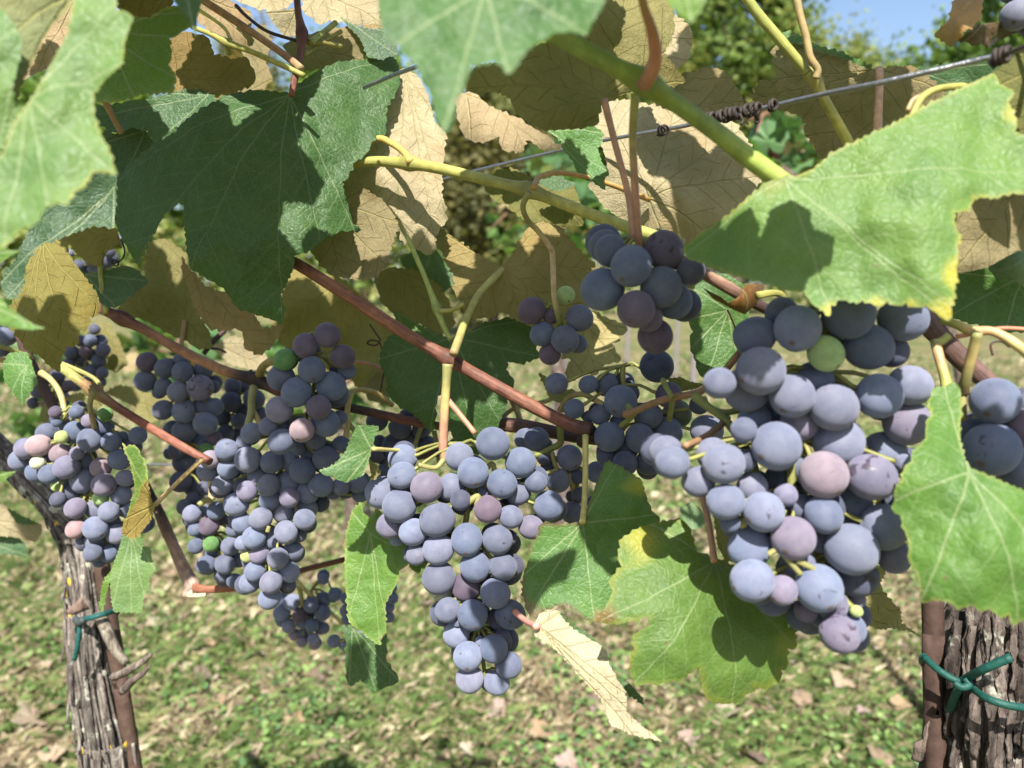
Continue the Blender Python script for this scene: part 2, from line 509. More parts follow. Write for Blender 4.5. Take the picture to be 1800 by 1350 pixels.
    s = (rel*d[:, None, :]).sum(2); t = rel[:, :, 1]*d[:, None, 0]-rel[:, :, 0]*d[:, None, 1]
    uvv.data.foreach_set('uv', np.stack([s, t], 2).astype(np.float32).ravel())
    me.update()
    me.materials.append(M_LEAF)
    return me

C0 = (0, 0, 1)
def cv(crop, pts):
    x0, y0, s = crop
    return [(x0+p[0]/s, y0+p[1]/s) for p in pts]
K1 = (0, 0, 3); K2 = (600, 0, 3); K3 = (1200, 0, 3); K4 = (0, 450, 3); K5 = (600, 450, 3); K6 = (1200, 450, 3)
K7 = (0, 900, 3); K8 = (600, 900, 3); K9 = (1200, 900, 3)
R1 = (0, 700, 4.5); R2 = (200, 540, 3.75); R3 = (290, 740, 4.5); R4 = (300, 880, 4.286); R5 = (630, 730, 4.09); R6 = (630, 940, 4.5)
R7 = (890, 390, 4.5); R8 = (920, 630, 4.5); B1 = (1230, 500, 3.75); B2 = (1130, 720, 3.4615); B3 = (1230, 900, 4.2857); B4 = (0, 400, 3.97); B5 = (1500, 450, 3)

def depth_fn(d, gu, gv, cu, cvv, size, curl, seed):
    def f(u, v):
        a, b = (u-cu)/1000, (v-cvv)/1000
        rr = ((u-cu)**2+(v-cvv)**2)/(size*size)
        wv = (noise.noise(Vector((u/150+seed*3.7, v/150, seed)))*.0085+noise.noise(Vector((u/58+seed*1.7, v/58, seed+9)))*.0024)*d/.4
        return d+gu*a+gv*b+curl*rr+wv
    return f
LEAVES = []
def leaf(label, crop, blades, J, tips, d, gu=0, gv=0, curl=0, name='vine_leaf', cat='vine leaf', group='vine leaves', petiole=None, step=5.5, tooth=13, amp=.22, pet_r=None, pet_c=(.22, .22, .065), **kw):
    """blades: list of dict(pts, front, top, bot, dd) traced on the photograph; depth d at the junction, sloping by gu, gv per 1000 px"""
    Jp = cv(crop, [J])[0]; tp = cv(crop, tips)
    allp = [p for b in blades for p in cv(crop, b[0])]
    cu = sum(p[0] for p in allp)/len(allp); cvv = sum(p[1] for p in allp)/len(allp)
    size = max(max(p[0] for p in allp)-min(p[0] for p in allp), max(p[1] for p in allp)-min(p[1] for p in allp))*.5
    seed = len(LEAVES)+1
    objs = []
    root = None
    if len(blades) > 1 or petiole:
        root = empty(name, P(Jp[0], Jp[1], d))
    for k, b in enumerate(blades):
        pts, front, top, bot = b[:4]
        dd = b[4] if len(b) > 4 else 0
        fn = depth_fn(d+dd, gu if len(b) < 6 else b[5], gv if len(b) < 7 else b[6], cu, cvv, size, curl, seed)
        fm = lambda u, v, fn=fn: P(u, v, fn(u, v))
        me = blade_mesh('blade' if root else name, cv(crop, pts), Jp, tp, fm, front, TOP.get(top, top), BOT.get(bot, bot), step, tooth, amp, seed=seed, **kw)
        o = link('blade' if root else name, me)
        if root: child(o, root)
        objs.append(o)
    if petiole:
        tb = Tubes()
        pp = cv(C0, petiole[0])
        dd = petiole[1]
        p3 = [P(p[0], p[1], dd[0]+(dd[1]-dd[0])*i/(len(pp)-1)) for i, p in enumerate(pp)]
        r0 = petiole[2]
        tb.add(p3, [r0*dd[0]/FPX*(1.0 if 0 < i < len(pp)-1 else 1.15) for i in range(len(pp))], petiole[3] if len(petiole) > 3 else pet_c, 8)
        tb.build('petiole', M_STEM, root)
    t = root or objs[0]
    tag(t, label, cat, group)
    LEAVES.append(t)
    return t
# ------------------------------------------------------------------ the leaves of the near vine row, front to back
YEL = (.30, .29, .08); BRN = (.16, .085, .03)
leaf('pale green blurred leaf at the upper left edge, its yellow rimmed tip pointing down', K1, [
    ([(620, -60), (610, 65), (660, 62), (705, 95), (655, 220), (638, 340), (560, 410), (490, 490), (492, 610), (530, 710), (575, 800), (620, 925), (570, 905), (495, 905), (440, 985), (390, 1010), (345, 1080), (300, 1065), (245, 1080), (185, 1175), (95, 1215), (25, 1305), (-80, 1290), (-120, 1100), (-90, 900), (20, 800), (75, 650), (160, 530), (235, 410), (300, 290), (355, 190), (400, -60)], True, 'pale', 'olive')],
    (160, 520), [(610, 920), (20, 1300), (250, 1080), (640, 330), (640, 0), (-100, 1000)], .215, gu=.02, gv=-.03, edge=YEL, edge_w=4)
leaf('grey green leaf curling down at the top left corner with a yellowish fold', K1, [
    ([(-60, -60), (400, -60), (350, 50), (290, 110), (200, 240), (150, 360), (105, 470), (72, 590), (60, 480), (95, 330), (110, 200), (60, 110), (0, 40)], False, 'mid', (.20, .22, .11), .005),
    ([(-120, 60), (0, 45), (60, 110), (110, 200), (95, 330), (60, 470), (75, 570), (65, 660), (0, 790), (-120, 820)], True, 'pale', 'olive', -.006)],
    (380, -40), [(70, 590), (-100, 300), (-60, 0), (0, 700)], .235, gu=.03, gv=-.02)
leaf('small dark green leaf tip hanging beside the sunlit leaf at the upper left', K1, [
    ([(880, -40), (1075, -40), (1062, 20), (1040, 90), (1030, 195), (1012, 140), (965, 65)], True, 'teal', 'olive')],
    (980, -40), [(1030, 190), (900, 0), (1060, 0)], .27, tooth=0)
leaf('sunlit yellow green leaf with toothed right edge, behind the blurred leaf at upper left', K1, [
    ([(620, 90), (740, 92), (790, 92), (830, 65), (865, 48), (925, 30), (1000, 60), (1030, 130), (965, 165), (895, 205), (905, 290), (890, 340), (930, 410), (915, 490), (740, 500), (600, 540), (470, 540), (440, 400), (520, 250)], True, 'lit', 'olive')],
    (560, 180), [(930, 410), (900, 200), (1000, 60), (700, 500), (480, 500)], .33, gu=.05, gv=-.05, edge=YEL, edge_w=3)
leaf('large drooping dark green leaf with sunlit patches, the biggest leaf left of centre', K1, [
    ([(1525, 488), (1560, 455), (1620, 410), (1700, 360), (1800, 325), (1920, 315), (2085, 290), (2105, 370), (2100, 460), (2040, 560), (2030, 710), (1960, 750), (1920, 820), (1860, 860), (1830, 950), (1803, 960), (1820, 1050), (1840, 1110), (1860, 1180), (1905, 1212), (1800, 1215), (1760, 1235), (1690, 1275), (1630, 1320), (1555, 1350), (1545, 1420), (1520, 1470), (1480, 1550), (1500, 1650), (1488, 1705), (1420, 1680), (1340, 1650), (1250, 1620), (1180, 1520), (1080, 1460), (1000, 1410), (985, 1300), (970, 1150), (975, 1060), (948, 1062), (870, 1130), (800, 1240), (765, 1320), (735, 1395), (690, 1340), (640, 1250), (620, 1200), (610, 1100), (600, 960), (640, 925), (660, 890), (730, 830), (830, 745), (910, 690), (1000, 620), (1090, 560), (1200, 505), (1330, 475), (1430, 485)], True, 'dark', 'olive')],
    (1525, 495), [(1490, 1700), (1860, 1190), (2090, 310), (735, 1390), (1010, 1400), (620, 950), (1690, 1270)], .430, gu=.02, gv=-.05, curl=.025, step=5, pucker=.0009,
    patches=())
leaf('blurred green leaf hanging from the top centre, closest to the viewer, its tip pointing down', K2, [
    ([(195, -90), (200, 60), (210, 130), (240, 200), (300, 235), (330, 290), (390, 330), (430, 420), (475, 510), (500, 620), (540, 705), (580, 650), (610, 540), (650, 440), (690, 345), (800, 318), (850, 345), (880, 388), (920, 350), (975, 270), (1050, 210), (1120, 168), (1200, 165), (1290, 190), (1320, 120), (1385, 20), (1400, -90)], True, (.055, .125, .040), 'olive')],
    (760, -80), [(540, 700), (880, 380), (1290, 180), (300, 230), (1380, 0)], .185, gu=.02, gv=-.05, tooth=16, amp=.12)
leaf('small blurred green leaf corner at the top edge, right of centre', C0, [
    ([(1150, -40), (1250, -40), (1240, 5), (1228, 25), (1215, 40), (1198, 28), (1178, 8)], True, 'lit', 'olive')],
    (1200, -40), [(1215, 38), (1160, -10), (1240, 0)], .19, tooth=0)
leaf('big sunlit pale green leaf spreading across the right, its lower edge yellow and toothed', C0, [
    ([(1200, 437), (1233, 410), (1283, 377), (1347, 320), (1373, 312), (1400, 310), (1430, 297), (1467, 267), (1500, 253), (1543, 230), (1600, 203), (1643, 177), (1700, 150), (1747, 128), (1757, 147), (1783, 165), (1772, 180), (1787, 213), (1783, 233), (1840, 250), (1860, 335), (1800, 342), (1780, 340), (1747, 347), (1712, 345), (1707, 360), (1697, 370), (1677, 373), (1680, 400), (1688, 418), (1682, 433), (1683, 450), (1680, 470), (1683, 487), (1677, 510), (1680, 517), (1672, 537), (1667, 563), (1647, 550), (1627, 537), (1613, 540), (1593, 532), (1577, 537), (1560, 530), (1543, 537), (1517, 528), (1500, 530), (1473, 527), (1460, 537), (1458, 556), (1447, 547), (1430, 537), (1413, 513), (1387, 510), (1350, 500), (1300, 487), (1250, 470), (1207, 453)], True, (.115, .200, .058), 'olive')],
    (1380, 312), [(1540, 440), (1460, 545), (1210, 445), (1667, 560), (1830, 300), (1745, 130)], .262, gu=-.05, gv=-.04, curl=.008, edge=(.30, .29, .08), edge_w=5, tooth=14, amp=.24, step=6,
    patches=((1462, 548, 22, (.44, .37, .07)), (1540, 533, 14, (.36, .34, .08)), (1600, 537, 14, (.38, .35, .08)), (1660, 552, 28, (.44, .37, .07)), (1681, 480, 24, (.45, .37, .07)), (1690, 425, 14, (.36, .33, .08)), (1778, 200, 20, (.34, .32, .08)), (1350, 318, 30, (.2, .22, .06))))
leaf('olive underside of a leaf in shade behind the big pale leaf at the right edge', C0, [
    ([(1690, 335), (1760, 320), (1850, 320), (1850, 460), (1790, 440), (1735, 470), (1690, 480), (1665, 470), (1680, 400)], False, 'mid', 'brown')],
    (1800, 330), [(1690, 460), (1840, 440), (1690, 350)], .315, tooth=0)
leaf('dark olive leaf turned edge on at the upper right edge above the big pale leaf', C0, [
    ([(1745, 128), (1800, 85), (1860, 80), (1860, 280), (1800, 245), (1785, 215), (1772, 180), (1758, 160)], False, 'mid', (.13, .13, .05))],
    (1860, 100), [(1760, 150), (1800, 240)], .285, tooth=0)
leaf('shaded brown leaf underside crossed by the wire, upper right, held by a pink stalk', K3, [
    ([(370, 520), (395, 450), (415, 418), (440, 412), (470, 450), (490, 400), (480, 300), (470, 260), (520, 240), (560, 225), (640, 235), (730, 262), (860, 300), (1000, 360), (1040, 368), (1100, 350), (1220, 350), (1310, 420), (1390, 490), (1300, 560), (1100, 660), (900, 780), (800, 840), (720, 830), (690, 760), (640, 700), (650, 650), (600, 600), (500, 570), (430, 545)], False, 'mid', 'brown'),
    ([(500, 235), (540, 168), (580, 165), (640, 200), (730, 248), (860, 285), (1000, 352), (985, 362), (860, 306), (730, 268), (600, 228)], True, 'mid', 'brown', -.004)],
    (1035, 372), [(480, 420), (400, 520), (720, 820), (1390, 490), (540, 200), (1000, 720)], .40, gu=-.03, gv=.0, curl=.02,
    petiole=([(1545, 123), (1546, 150), (1544, 185), (1542, 235)], (.398, .36), 6.5, (.45, .27, .13)))
leaf('blue green leaf lying behind the wire, upper right', K3, [
    ([(1230, 355), (1400, 342), (1600, 330), (1720, 325), (1680, 400), (1500, 470), (1390, 500), (1310, 430)], True, 'teal', 'olive')],
    (1260, 380), [(1700, 330), (1500, 470), (1400, 345)], .45, gu=-.05, gv=.02)
leaf('large tan leaf underside right of centre, its veins spreading from a reddish stalk', C0, [
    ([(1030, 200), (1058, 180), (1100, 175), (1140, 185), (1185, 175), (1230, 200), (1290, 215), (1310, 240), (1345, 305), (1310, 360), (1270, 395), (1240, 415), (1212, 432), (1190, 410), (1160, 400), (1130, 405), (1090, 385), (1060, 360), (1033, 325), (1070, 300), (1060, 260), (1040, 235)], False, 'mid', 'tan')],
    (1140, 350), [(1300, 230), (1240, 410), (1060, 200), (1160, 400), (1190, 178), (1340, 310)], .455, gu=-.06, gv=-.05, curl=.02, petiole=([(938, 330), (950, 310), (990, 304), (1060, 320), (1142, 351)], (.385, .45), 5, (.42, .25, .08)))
leaf('shaded brown leaf underside left of the tangled wire, right of centre', C0, [
    ([(1185, 140), (1205, 127), (1220, 128), (1240, 117), (1267, 123), (1287, 140), (1303, 167), (1308, 190), (1316, 220), (1290, 212), (1240, 207), (1190, 200), (1150, 180)], False, 'mid', 'brown')],
    (1150, 190), [(1300, 180), (1240, 120), (1310, 215)], .425, gu=-.03, gv=-.03)
leaf('olive leaf underside glowing yellow along its fold, upper centre, held by a pink stalk', K2, [
    ([(650, 420), (690, 370), (720, 340), (850, 330), (1000, 250), (1180, 200), (1300, 180), (1330, 60), (1380, -60), (1720, -60), (1745, 60), (1760, 150), (1730, 230), (1700, 280), (1760, 360), (1815, 430), (1700, 470), (1500, 490), (1420, 530), (1370, 555), (1345, 660), (1250, 675), (1150, 680), (1060, 680), (980, 640), (930, 600), (905, 560), (890, 520), (840, 490), (780, 480), (700, 490), (660, 470)], False, (.10, .15, .02), 'olive')],
    (1385, 520), [(660, 470), (980, 640), (1700, 280), (1350, 660), (1500, -40), (1000, 270), (1810, 430)], .345, gu=.02, gv=.05, curl=.02, petiole=([(1062, 176), (1078, 240), (1105, 345), (1114, 420)], (.343, .33), 6, (.40, .22, .13)), tooth=11)
leaf('tan leaf underside in sunlight at the top, left of the far dark green tree', C0, [
    ([(1165, -20), (1175, 18), (1192, 30), (1213, 47), (1218, 73), (1207, 107), (1182, 130), (1150, 130), (1130, 60), (1130, -20)], False, 'mid', 'tan')],
    (1130, 60), [(1215, 70), (1185, 125), (1175, 20)], .42, gv=-.05)
leaf('tall tan leaf underside lit by the sun, hanging left of the top centre', K2, [
    ([(290, 380), (340, 360), (400, 400), (430, 450), (460, 520), (490, 640), (550, 700), (540, 830), (530, 930), (525, 1010), (545, 1080), (550, 1165), (520, 1200), (495, 1250), (500, 1310), (450, 1350), (380, 1300), (290, 1255), (300, 1170), (200, 1050), (100, 990), (20, 985), (-10, 960), (60, 880), (130, 820), (160, 750), (230, 690), (220, 600), (260, 500)], False, 'mid', 'tan')],
    (340, 390), [(500, 1300), (0, 960), (555, 700), (300, 1250), (540, 1100)], .475, gu=-.02, gv=-.08, curl=.015, pucker=.0012)
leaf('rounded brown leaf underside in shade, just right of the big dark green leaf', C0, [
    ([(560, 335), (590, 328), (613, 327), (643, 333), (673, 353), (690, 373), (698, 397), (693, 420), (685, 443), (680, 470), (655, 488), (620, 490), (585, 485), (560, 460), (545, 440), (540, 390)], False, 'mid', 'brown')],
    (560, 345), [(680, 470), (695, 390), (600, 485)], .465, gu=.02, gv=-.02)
leaf('curled tan leaf underside in shade, upper centre above the wire', K2, [
    ([(600, 520), (650, 490), (700, 490), (780, 560), (850, 590), (930, 620), (1020, 680), (1100, 730), (1160, 785), (1060, 790), (1000, 740), (970, 740), (960, 800), (850, 790), (835, 720), (760, 750), (690, 745), (640, 700), (610, 600)], False, 'mid', (.36, .28, .17))],
    (660, 500), [(1150, 785), (960, 795), (680, 740), (850, 600)], .50, gu=-.05, gv=-.12, curl=.03)
leaf('small bright green leaf with jagged lobes, hanging on the wire at upper centre', K2, [
    ([(1085, 690), (1140, 685), (1200, 680), (1320, 660), (1380, 700), (1372, 760), (1350, 780), (1370, 850), (1410, 910), (1380, 955), (1392, 1005), (1330, 960), (1250, 925), (1222, 850), (1170, 790), (1160, 740)], True, (.08, .18, .05), 'olive')],
    (1100, 690), [(1390, 1000), (1380, 700), (1250, 920), (1410, 905)], .43, gu=-.03, gv=-.05, tooth=9)
leaf('brown green leaf in shade behind the yellow shoot at upper centre', K2, [
    ([(755, 980), (800, 920), (850, 895), (910, 893), (980, 920), (1000, 960), (1060, 950), (1150, 960), (1230, 980), (1262, 1080), (1272, 1190), (1180, 1185), (1100, 1182), (1000, 1180), (950, 1140), (920, 1120), (880, 1080), (810, 1060)], False, 'mid', (.17, .16, .06)),
    ([(1040, 955), (1130, 930), (1235, 965), (1180, 1000), (1100, 1000)], True, 'dark', 'olive', -.02)],
    (1000, 960), [(1265, 1180), (960, 1140), (760, 985)], .53, gu=-.04, gv=-.03)
leaf('broad olive leaf underside in shade at the centre, behind the fork of the brown cane', C0, [
    ([(745, 396), (775, 402), (807, 425), (835, 445), (880, 468), (900, 450), (927, 402), (950, 390), (985, 398), (1003, 422), (1022, 446), (1050, 468), (1062, 490), (1045, 520), (1030, 550), (1000, 580), (950, 582), (905, 560), (880, 545), (868, 557), (835, 560), (815, 545), (810, 530), (800, 515), (797, 480), (785, 465), (783, 452), (765, 425)], False, 'mid', (.27, .21, .095))],
    (884, 474), [(1050, 475), (950, 395), (770, 405), (830, 555), (1000, 575), (920, 565)], .475, gu=-.03, gv=-.02, curl=.02)
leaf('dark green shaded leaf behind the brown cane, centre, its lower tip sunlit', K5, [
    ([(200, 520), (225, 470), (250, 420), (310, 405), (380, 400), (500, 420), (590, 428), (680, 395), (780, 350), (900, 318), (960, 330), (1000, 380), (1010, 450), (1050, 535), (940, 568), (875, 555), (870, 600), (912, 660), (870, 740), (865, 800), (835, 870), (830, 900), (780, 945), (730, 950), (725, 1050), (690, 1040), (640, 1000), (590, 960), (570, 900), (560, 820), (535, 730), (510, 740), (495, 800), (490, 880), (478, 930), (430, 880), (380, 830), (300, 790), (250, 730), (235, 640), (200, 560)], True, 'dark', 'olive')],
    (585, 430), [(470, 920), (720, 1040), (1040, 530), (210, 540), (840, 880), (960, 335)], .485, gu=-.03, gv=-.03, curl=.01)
leaf('green leaf with pale veins right of the hanging purple bunch, under the big pale leaf', K6, [
    ([(60, 180), (80, 140), (110, 110), (190, 90), (260, 110), (330, 160), (350, 300), (300, 420), (300, 510), (230, 580), (170, 610), (130, 640), (90, 630), (70, 560), (40, 480), (55, 400), (30, 340), (50, 250)], True, (.06, .13, .035), 'olive')],
    (240, 285), [(50, 480), (40, 330), (130, 635), (70, 180), (280, 500)], .40, gu=-.05, gv=-.03, step=5)
leaf('dry curled reddish brown leaf caught on the cane under the big pale leaf', K6, [
    ([(105, 165), (150, 180), (200, 228), (240, 250), (300, 210), (330, 150), (440, 145), (420, 200), (380, 270), (330, 300), (270, 282), (215, 265), (160, 225)], True, (.17, .065, .02), (.2, .08, .03))],
    (120, 175), [(430, 150), (330, 295)], .345, gu=-.02, gv=.08, curl=.02, name='dry_leaf', cat='dry leaf', group='dry leaves', tooth=0, pucker=.002)
leaf('bright green leaf filling the lower right edge, its toothed left side rimmed with yellow', C0, [
    ([(1660, 680), (1640, 683), (1633, 710), (1637, 727), (1628, 747), (1627, 770), (1617, 783), (1603, 797), (1603, 810), (1587, 830), (1585, 843), (1572, 863), (1573, 880), (1567, 893), (1583, 905), (1590, 933), (1598, 950), (1597, 983), (1610, 1003), (1620, 1040), (1620, 1060), (1640, 1053), (1667, 1058), (1687, 1070), (1710, 1063), (1723, 1075), (1740, 1070), (1760, 1087), (1773, 1080), (1782, 1098), (1797, 1090), (1860, 1080), (1900, 960), (1860, 880), (1800, 863), (1753, 843), (1707, 823), (1697, 810), (1688, 777), (1687, 750), (1690, 723), (1688, 683), (1677, 670)], True, (.080, .165, .034), 'olive')],
    (1704, 830), [(1790, 1090), (1620, 1050), (1660, 680), (1860, 1000), (1570, 880)], .262, gu=-.06, gv=-.06, curl=.008, edge=(.24, .27, .08), edge_w=4, tooth=13, amp=.2)
leaf('yellow green lobed leaf below the big right bunch, pale veins meeting at a pink stalk', C0, [
    ([(1120, 930), (1147, 920), (1187, 913), (1205, 918), (1215, 940), (1225, 970), (1250, 980), (1256, 988), (1268, 984), (1300, 1000), (1330, 1010), (1390, 1060), (1400, 1073), (1410, 1100), (1397, 1113), (1400, 1137), (1383, 1140), (1385, 1170), (1373, 1177), (1373, 1193), (1363, 1200), (1347, 1213), (1327, 1203), (1327, 1217), (1310, 1220), (1297, 1235), (1277, 1237), (1250, 1233), (1237, 1217), (1230, 1173), (1220, 1177), (1200, 1193), (1167, 1200), (1140, 1200), (1117, 1207), (1110, 1183), (1107, 1160), (1117, 1140), (1110, 1130), (1120, 1113), (1140, 1100), (1147, 1082), (1113, 1090), (1080, 1097), (1057, 1092), (1060, 1080), (1070, 1057), (1077, 1040), (1073, 1017), (1093, 997), (1087, 977), (1093, 947)], True, (.088, .155, .036), 'olive')],
    (1256, 987), [(1285, 1235), (1395, 1140), (1115, 1200), (1062, 1088), (1140, 922), (1360, 1040)], .322, gu=.06, gv=-.05, curl=.010, edge=(.18, .20, .04), edge_w=13, tooth=14,
    patches=((1125, 948, 36, (.26, .25, .04)), (1068, 1085, 18, BRN), (1385, 1135, 24, (.17, .21, .04))), petiole=([(1234, 870), (1246, 920), (1256, 988)], (.345, .322), 5.5, (.42, .22, .12)))
leaf('green leaf with withered brown lower rim, between the middle bunch and the yellow green leaf', C0, [
    ([(1066, 812), (1089, 819), (1109, 832), (1127, 843), (1133, 863), (1138, 881), (1145, 897), (1160, 915), (1120, 960), (1095, 1010), (1075, 1060), (1067, 1085), (1050, 1093), (1040, 1093), (1020, 1080), (1000, 1063), (977, 1065), (953, 1073), (940, 1087), (930, 1080), (923, 1060), (918, 1040), (920, 1010), (930, 983), (940, 950), (953, 920), (987, 921), (1016, 919), (1027, 917), (1033, 892), (1044, 861), (1060, 825)], True, (.07, .155, .04), 'olive')],
    (1024, 919), [(1045, 1088), (930, 1075), (1080, 820), (1150, 905), (920, 1010)], .388, gu=-.03, gv=-.05, edge=(.10, .06, .035), edge_w=6, patches=((935, 1080, 20, (.15, .11, .08)), (1060, 1088, 14, BRN), (1128, 850, 25, (.3, .3, .05))),
    petiole=([(1029, 765), (1029, 830), (1027, 885), (1024, 919)], (.415, .388), 5, (.42, .36, .12)))
leaf('folded tan leaf hanging low in the middle, its tip pointing to the lower right', K8, [
    ([(1030, 600), (1035, 560), (1055, 530), (1140, 520), (1180, 580), (1220, 620), (1290, 660), (1360, 700), (1400, 740), (1410, 800), (1450, 880), (1512, 960), (1500, 1050), (1560, 1110), (1640, 1170), (1690, 1210), (1620, 1190), (1560, 1180), (1480, 1150), (1420, 1120), (1390, 1050), (1370, 980), (1300, 910), (1230, 830), (1170, 760), (1100, 700), (1060, 670), (1018, 650)], False, 'mid', (.46, .40, .275)),
    ([(1142, 522), (1165, 540), (1210, 590), (1300, 640), (1362, 698), (1290, 672), (1215, 630), (1175, 590)], True, 'dark', 'olive', .004),
    ([(1438, 868), (1520, 905), (1580, 970), (1606, 1032), (1560, 990), (1505, 962)], True, 'dark', 'olive', .004)],
    (1035, 600), [(1680, 1205), (1500, 960), (1370, 980), (1150, 525)], .345, gu=-.10, gv=-.13, curl=.003, tooth=9, petiole=([(905, 1075), (925, 1092), (944, 1101)], (.40, .362), 5, (.55, .25, .2)))
leaf('bright green leaf with coarse puckered veins, left of the middle bunch', R4, [
    ([(1440, 15), (1450, 90), (1500, 140), (1560, 60), (1640, 150), (1700, 250), (1790, 330), (1790, 480), (1720, 530), (1710, 600), (1670, 680), (1620, 770), (1615, 870), (1622, 960), (1612, 1000), (1570, 1040), (1582, 1088), (1530, 1060), (1470, 1010), (1430, 980), (1380, 950), (1340, 900), (1330, 780), (1320, 600), (1315, 450), (1320, 250), (1340, 180), (1360, 100), (1390, 50)], True, (.10, .19, .04), 'olive'),
    ([(1800, 480), (1850, 420), (1960, 400), (1940, 470), (1890, 510), (1870, 550), (1820, 520)], True, 'mid', 'olive', .01)],
    (1500, 245), [(1575, 1075), (1340, 880), (1780, 400), (1370, 90), (1620, 870)], .45, gu=.0, gv=-.06, edge=(.22, .27, .08), edge_w=2, tooth=10, pucker=.0011)
leaf('dark green leaf below the bright puckered leaf, half in shade, lower centre left', K8, [
    ([(0, 600), (60, 610), (130, 660), (200, 690), (240, 640), (235, 760), (240, 790), (300, 870), (280, 910), (240, 920), (180, 945), (150, 935), (100, 880), (50, 920), (30, 890), (20, 800), (30, 700), (20, 640)], True, 'dark', 'olive')],
    (60, 600), [(180, 940), (40, 910), (290, 880)], .53, gv=-.1)
leaf('small green leaf with a sunlit tip beside the upper middle bunches', R2, [
    ([(1600, 780), (1670, 778), (1745, 785), (1720, 850), (1700, 940), (1670, 1040), (1640, 1110), (1580, 1130), (1540, 1155), (1480, 1140), (1440, 1110), (1400, 1110), (1355, 1078), (1450, 1040), (1520, 970), (1560, 880)], True, (.075, .15, .05), 'olive'),
    ([(1680, 1000), (1740, 1045), (1758, 1090), (1715, 1140), (1690, 1080)], False, 'dark', 'olive', .012)],
    (1700, 935), [(1360, 1078), (1540, 1150), (1620, 785), (1640, 1110)], .40, gu=-.04, gv=-.05, tooth=8, petiole=([(655, 789), (690, 791), (735, 793)], (.40, .43), 3.5, (.38, .33, .12)))
leaf('small folded leaf, green outside and brown inside, in front of the leftmost bunch', R1, [
    ([(970, 350), (1000, 385), (1040, 370), (1085, 390), (1110, 450), (1150, 490), (1160, 560), (1170, 640), (1120, 700), (1090, 800), (1040, 870), (1000, 950), (1030, 850), (1070, 740), (1060, 650), (1030, 500), (990, 420)], True, 'lit', 'olive'),
    ([(1168, 648), (1180, 730), (1200, 830), (1232, 840), (1210, 900), (1190, 970), (1130, 1040), (1090, 1100), (1040, 1105), (1000, 1090), (965, 1060), (980, 980), (1010, 930), (1050, 860), (1090, 800), (1120, 700)], False, 'mid', (.25, .19, .06), -.003)],
    (1225, 845), [(970, 355), (1000, 1090), (1165, 600), (1000, 950)], .445, gu=.02, gv=.0, edge=(.35, .36, .10), edge_w=3, tooth=7, petiole=([(272, 888), (290, 870), (320, 840), (357, 806)], (.445, .455), 4.2, (.36, .25, .1)))
leaf('pale green leaf hanging below the folded leaf in front of the left trunk', K7, [
    ([(650, 115), (740, 112), (760, 180), (795, 200), (800, 250), (820, 300), (785, 350), (790, 390), (760, 440), (745, 530), (680, 530), (600, 525), (585, 440), (580, 350), (590, 300), (620, 220)], True, (.14, .22, .09), 'olive'),
    ([(588, 305), (575, 380), (552, 460), (545, 530), (525, 500), (535, 400), (560, 340)], True, 'lit', 'olive', .008)],
    (690, 115), [(690, 530), (590, 500), (815, 300), (760, 440)], .46, gu=.0, gv=-.03, tooth=8)
leaf('large yellowish brown leaf underside at the left, over the far left bunches', B4, [
    ([(240, 160), (310, 88), (370, 92), (450, 60), (470, 130), (480, 190), (560, 300), (620, 390), (680, 470), (692, 520), (680, 610), (620, 620), (612, 710), (560, 720), (530, 820), (470, 830), (430, 900), (420, 960), (410, 1012), (340, 960), (270, 890), (210, 870), (160, 810), (100, 730), (50, 670), (70, 580), (100, 480), (140, 400), (170, 280)], False, (.14, .17, .01), (.19, .165, .055))],
    (300, 100), [(410, 1005), (690, 540), (60, 665), (540, 800), (230, 860), (460, 80)], .42, gu=.02, gv=-.02, curl=.015)
leaf('dark blue green shaded leaf under the pale blurred leaf at the left', C0, [
    ([(147, 328), (170, 305), (205, 310), (203, 365), (200, 400), (165, 395), (127, 410), (100, 420), (78, 425), (60, 440), (45, 470), (40, 500), (28, 525), (12, 525), (2, 500), (8, 475), (28, 458), (40, 430), (55, 395), (70, 360), (110, 340)], True, (.04, .085, .05), 'olive')],
    (200, 330), [(15, 520), (200, 400), (80, 425)], .33, gu=.05, gv=-.03)
leaf('bright green sharp leaf tip reaching in from the left edge', C0, [
    ([(-30, 490), (0, 522), (15, 540), (38, 556), (60, 571), (80, 577), (55, 580), (25, 577), (-30, 565)], True, (.13, .23, .06), 'olive')],
    (-30, 530), [(78, 577), (10, 535)], .24, tooth=0)
leaf('small bright leaf point at the left edge under the pale blurred leaf', C0, [
    ([(-20, 425), (5, 430), (18, 440), (36, 440), (15, 452), (-20, 470)], True, (.13, .23, .06), 'olive')],
    (-20, 445), [(35, 440), (0, 432)], .25, tooth=0)
leaf('dark green leaf at the node of the left cane', B4, [
    ([(590, 325), (640, 310), (700, 312), (800, 280), (880, 265), (950, 290), (1030, 370), (1000, 410), (900, 480), (830, 545), (780, 555), (720, 540), (670, 470), (682, 450), (625, 400)], True, (.035, .08, .03), 'olive')],
    (590, 330), [(1020, 370), (800, 550), (880, 270)], .535, gu=-.03)
leaf('broad olive leaf underside behind the left cane, its stalk hanging down', C0, [
    ([(205, 545), (233, 513), (253, 493), (257, 430), (280, 420), (300, 425), (333, 450), (333, 470), (343, 517), (353, 560), (368, 583), (372, 612), (345, 612), (330, 600), (300, 588), (260, 565)], False, (.11, .15, .02), 'olive')],
    (325, 563), [(260, 440), (330, 450), (215, 545), (365, 605), (290, 585)], .575, petiole=([(325, 563), (321, 590), (317, 615), (316, 650)], (.574, .57), 4, (.30, .20, .10)))
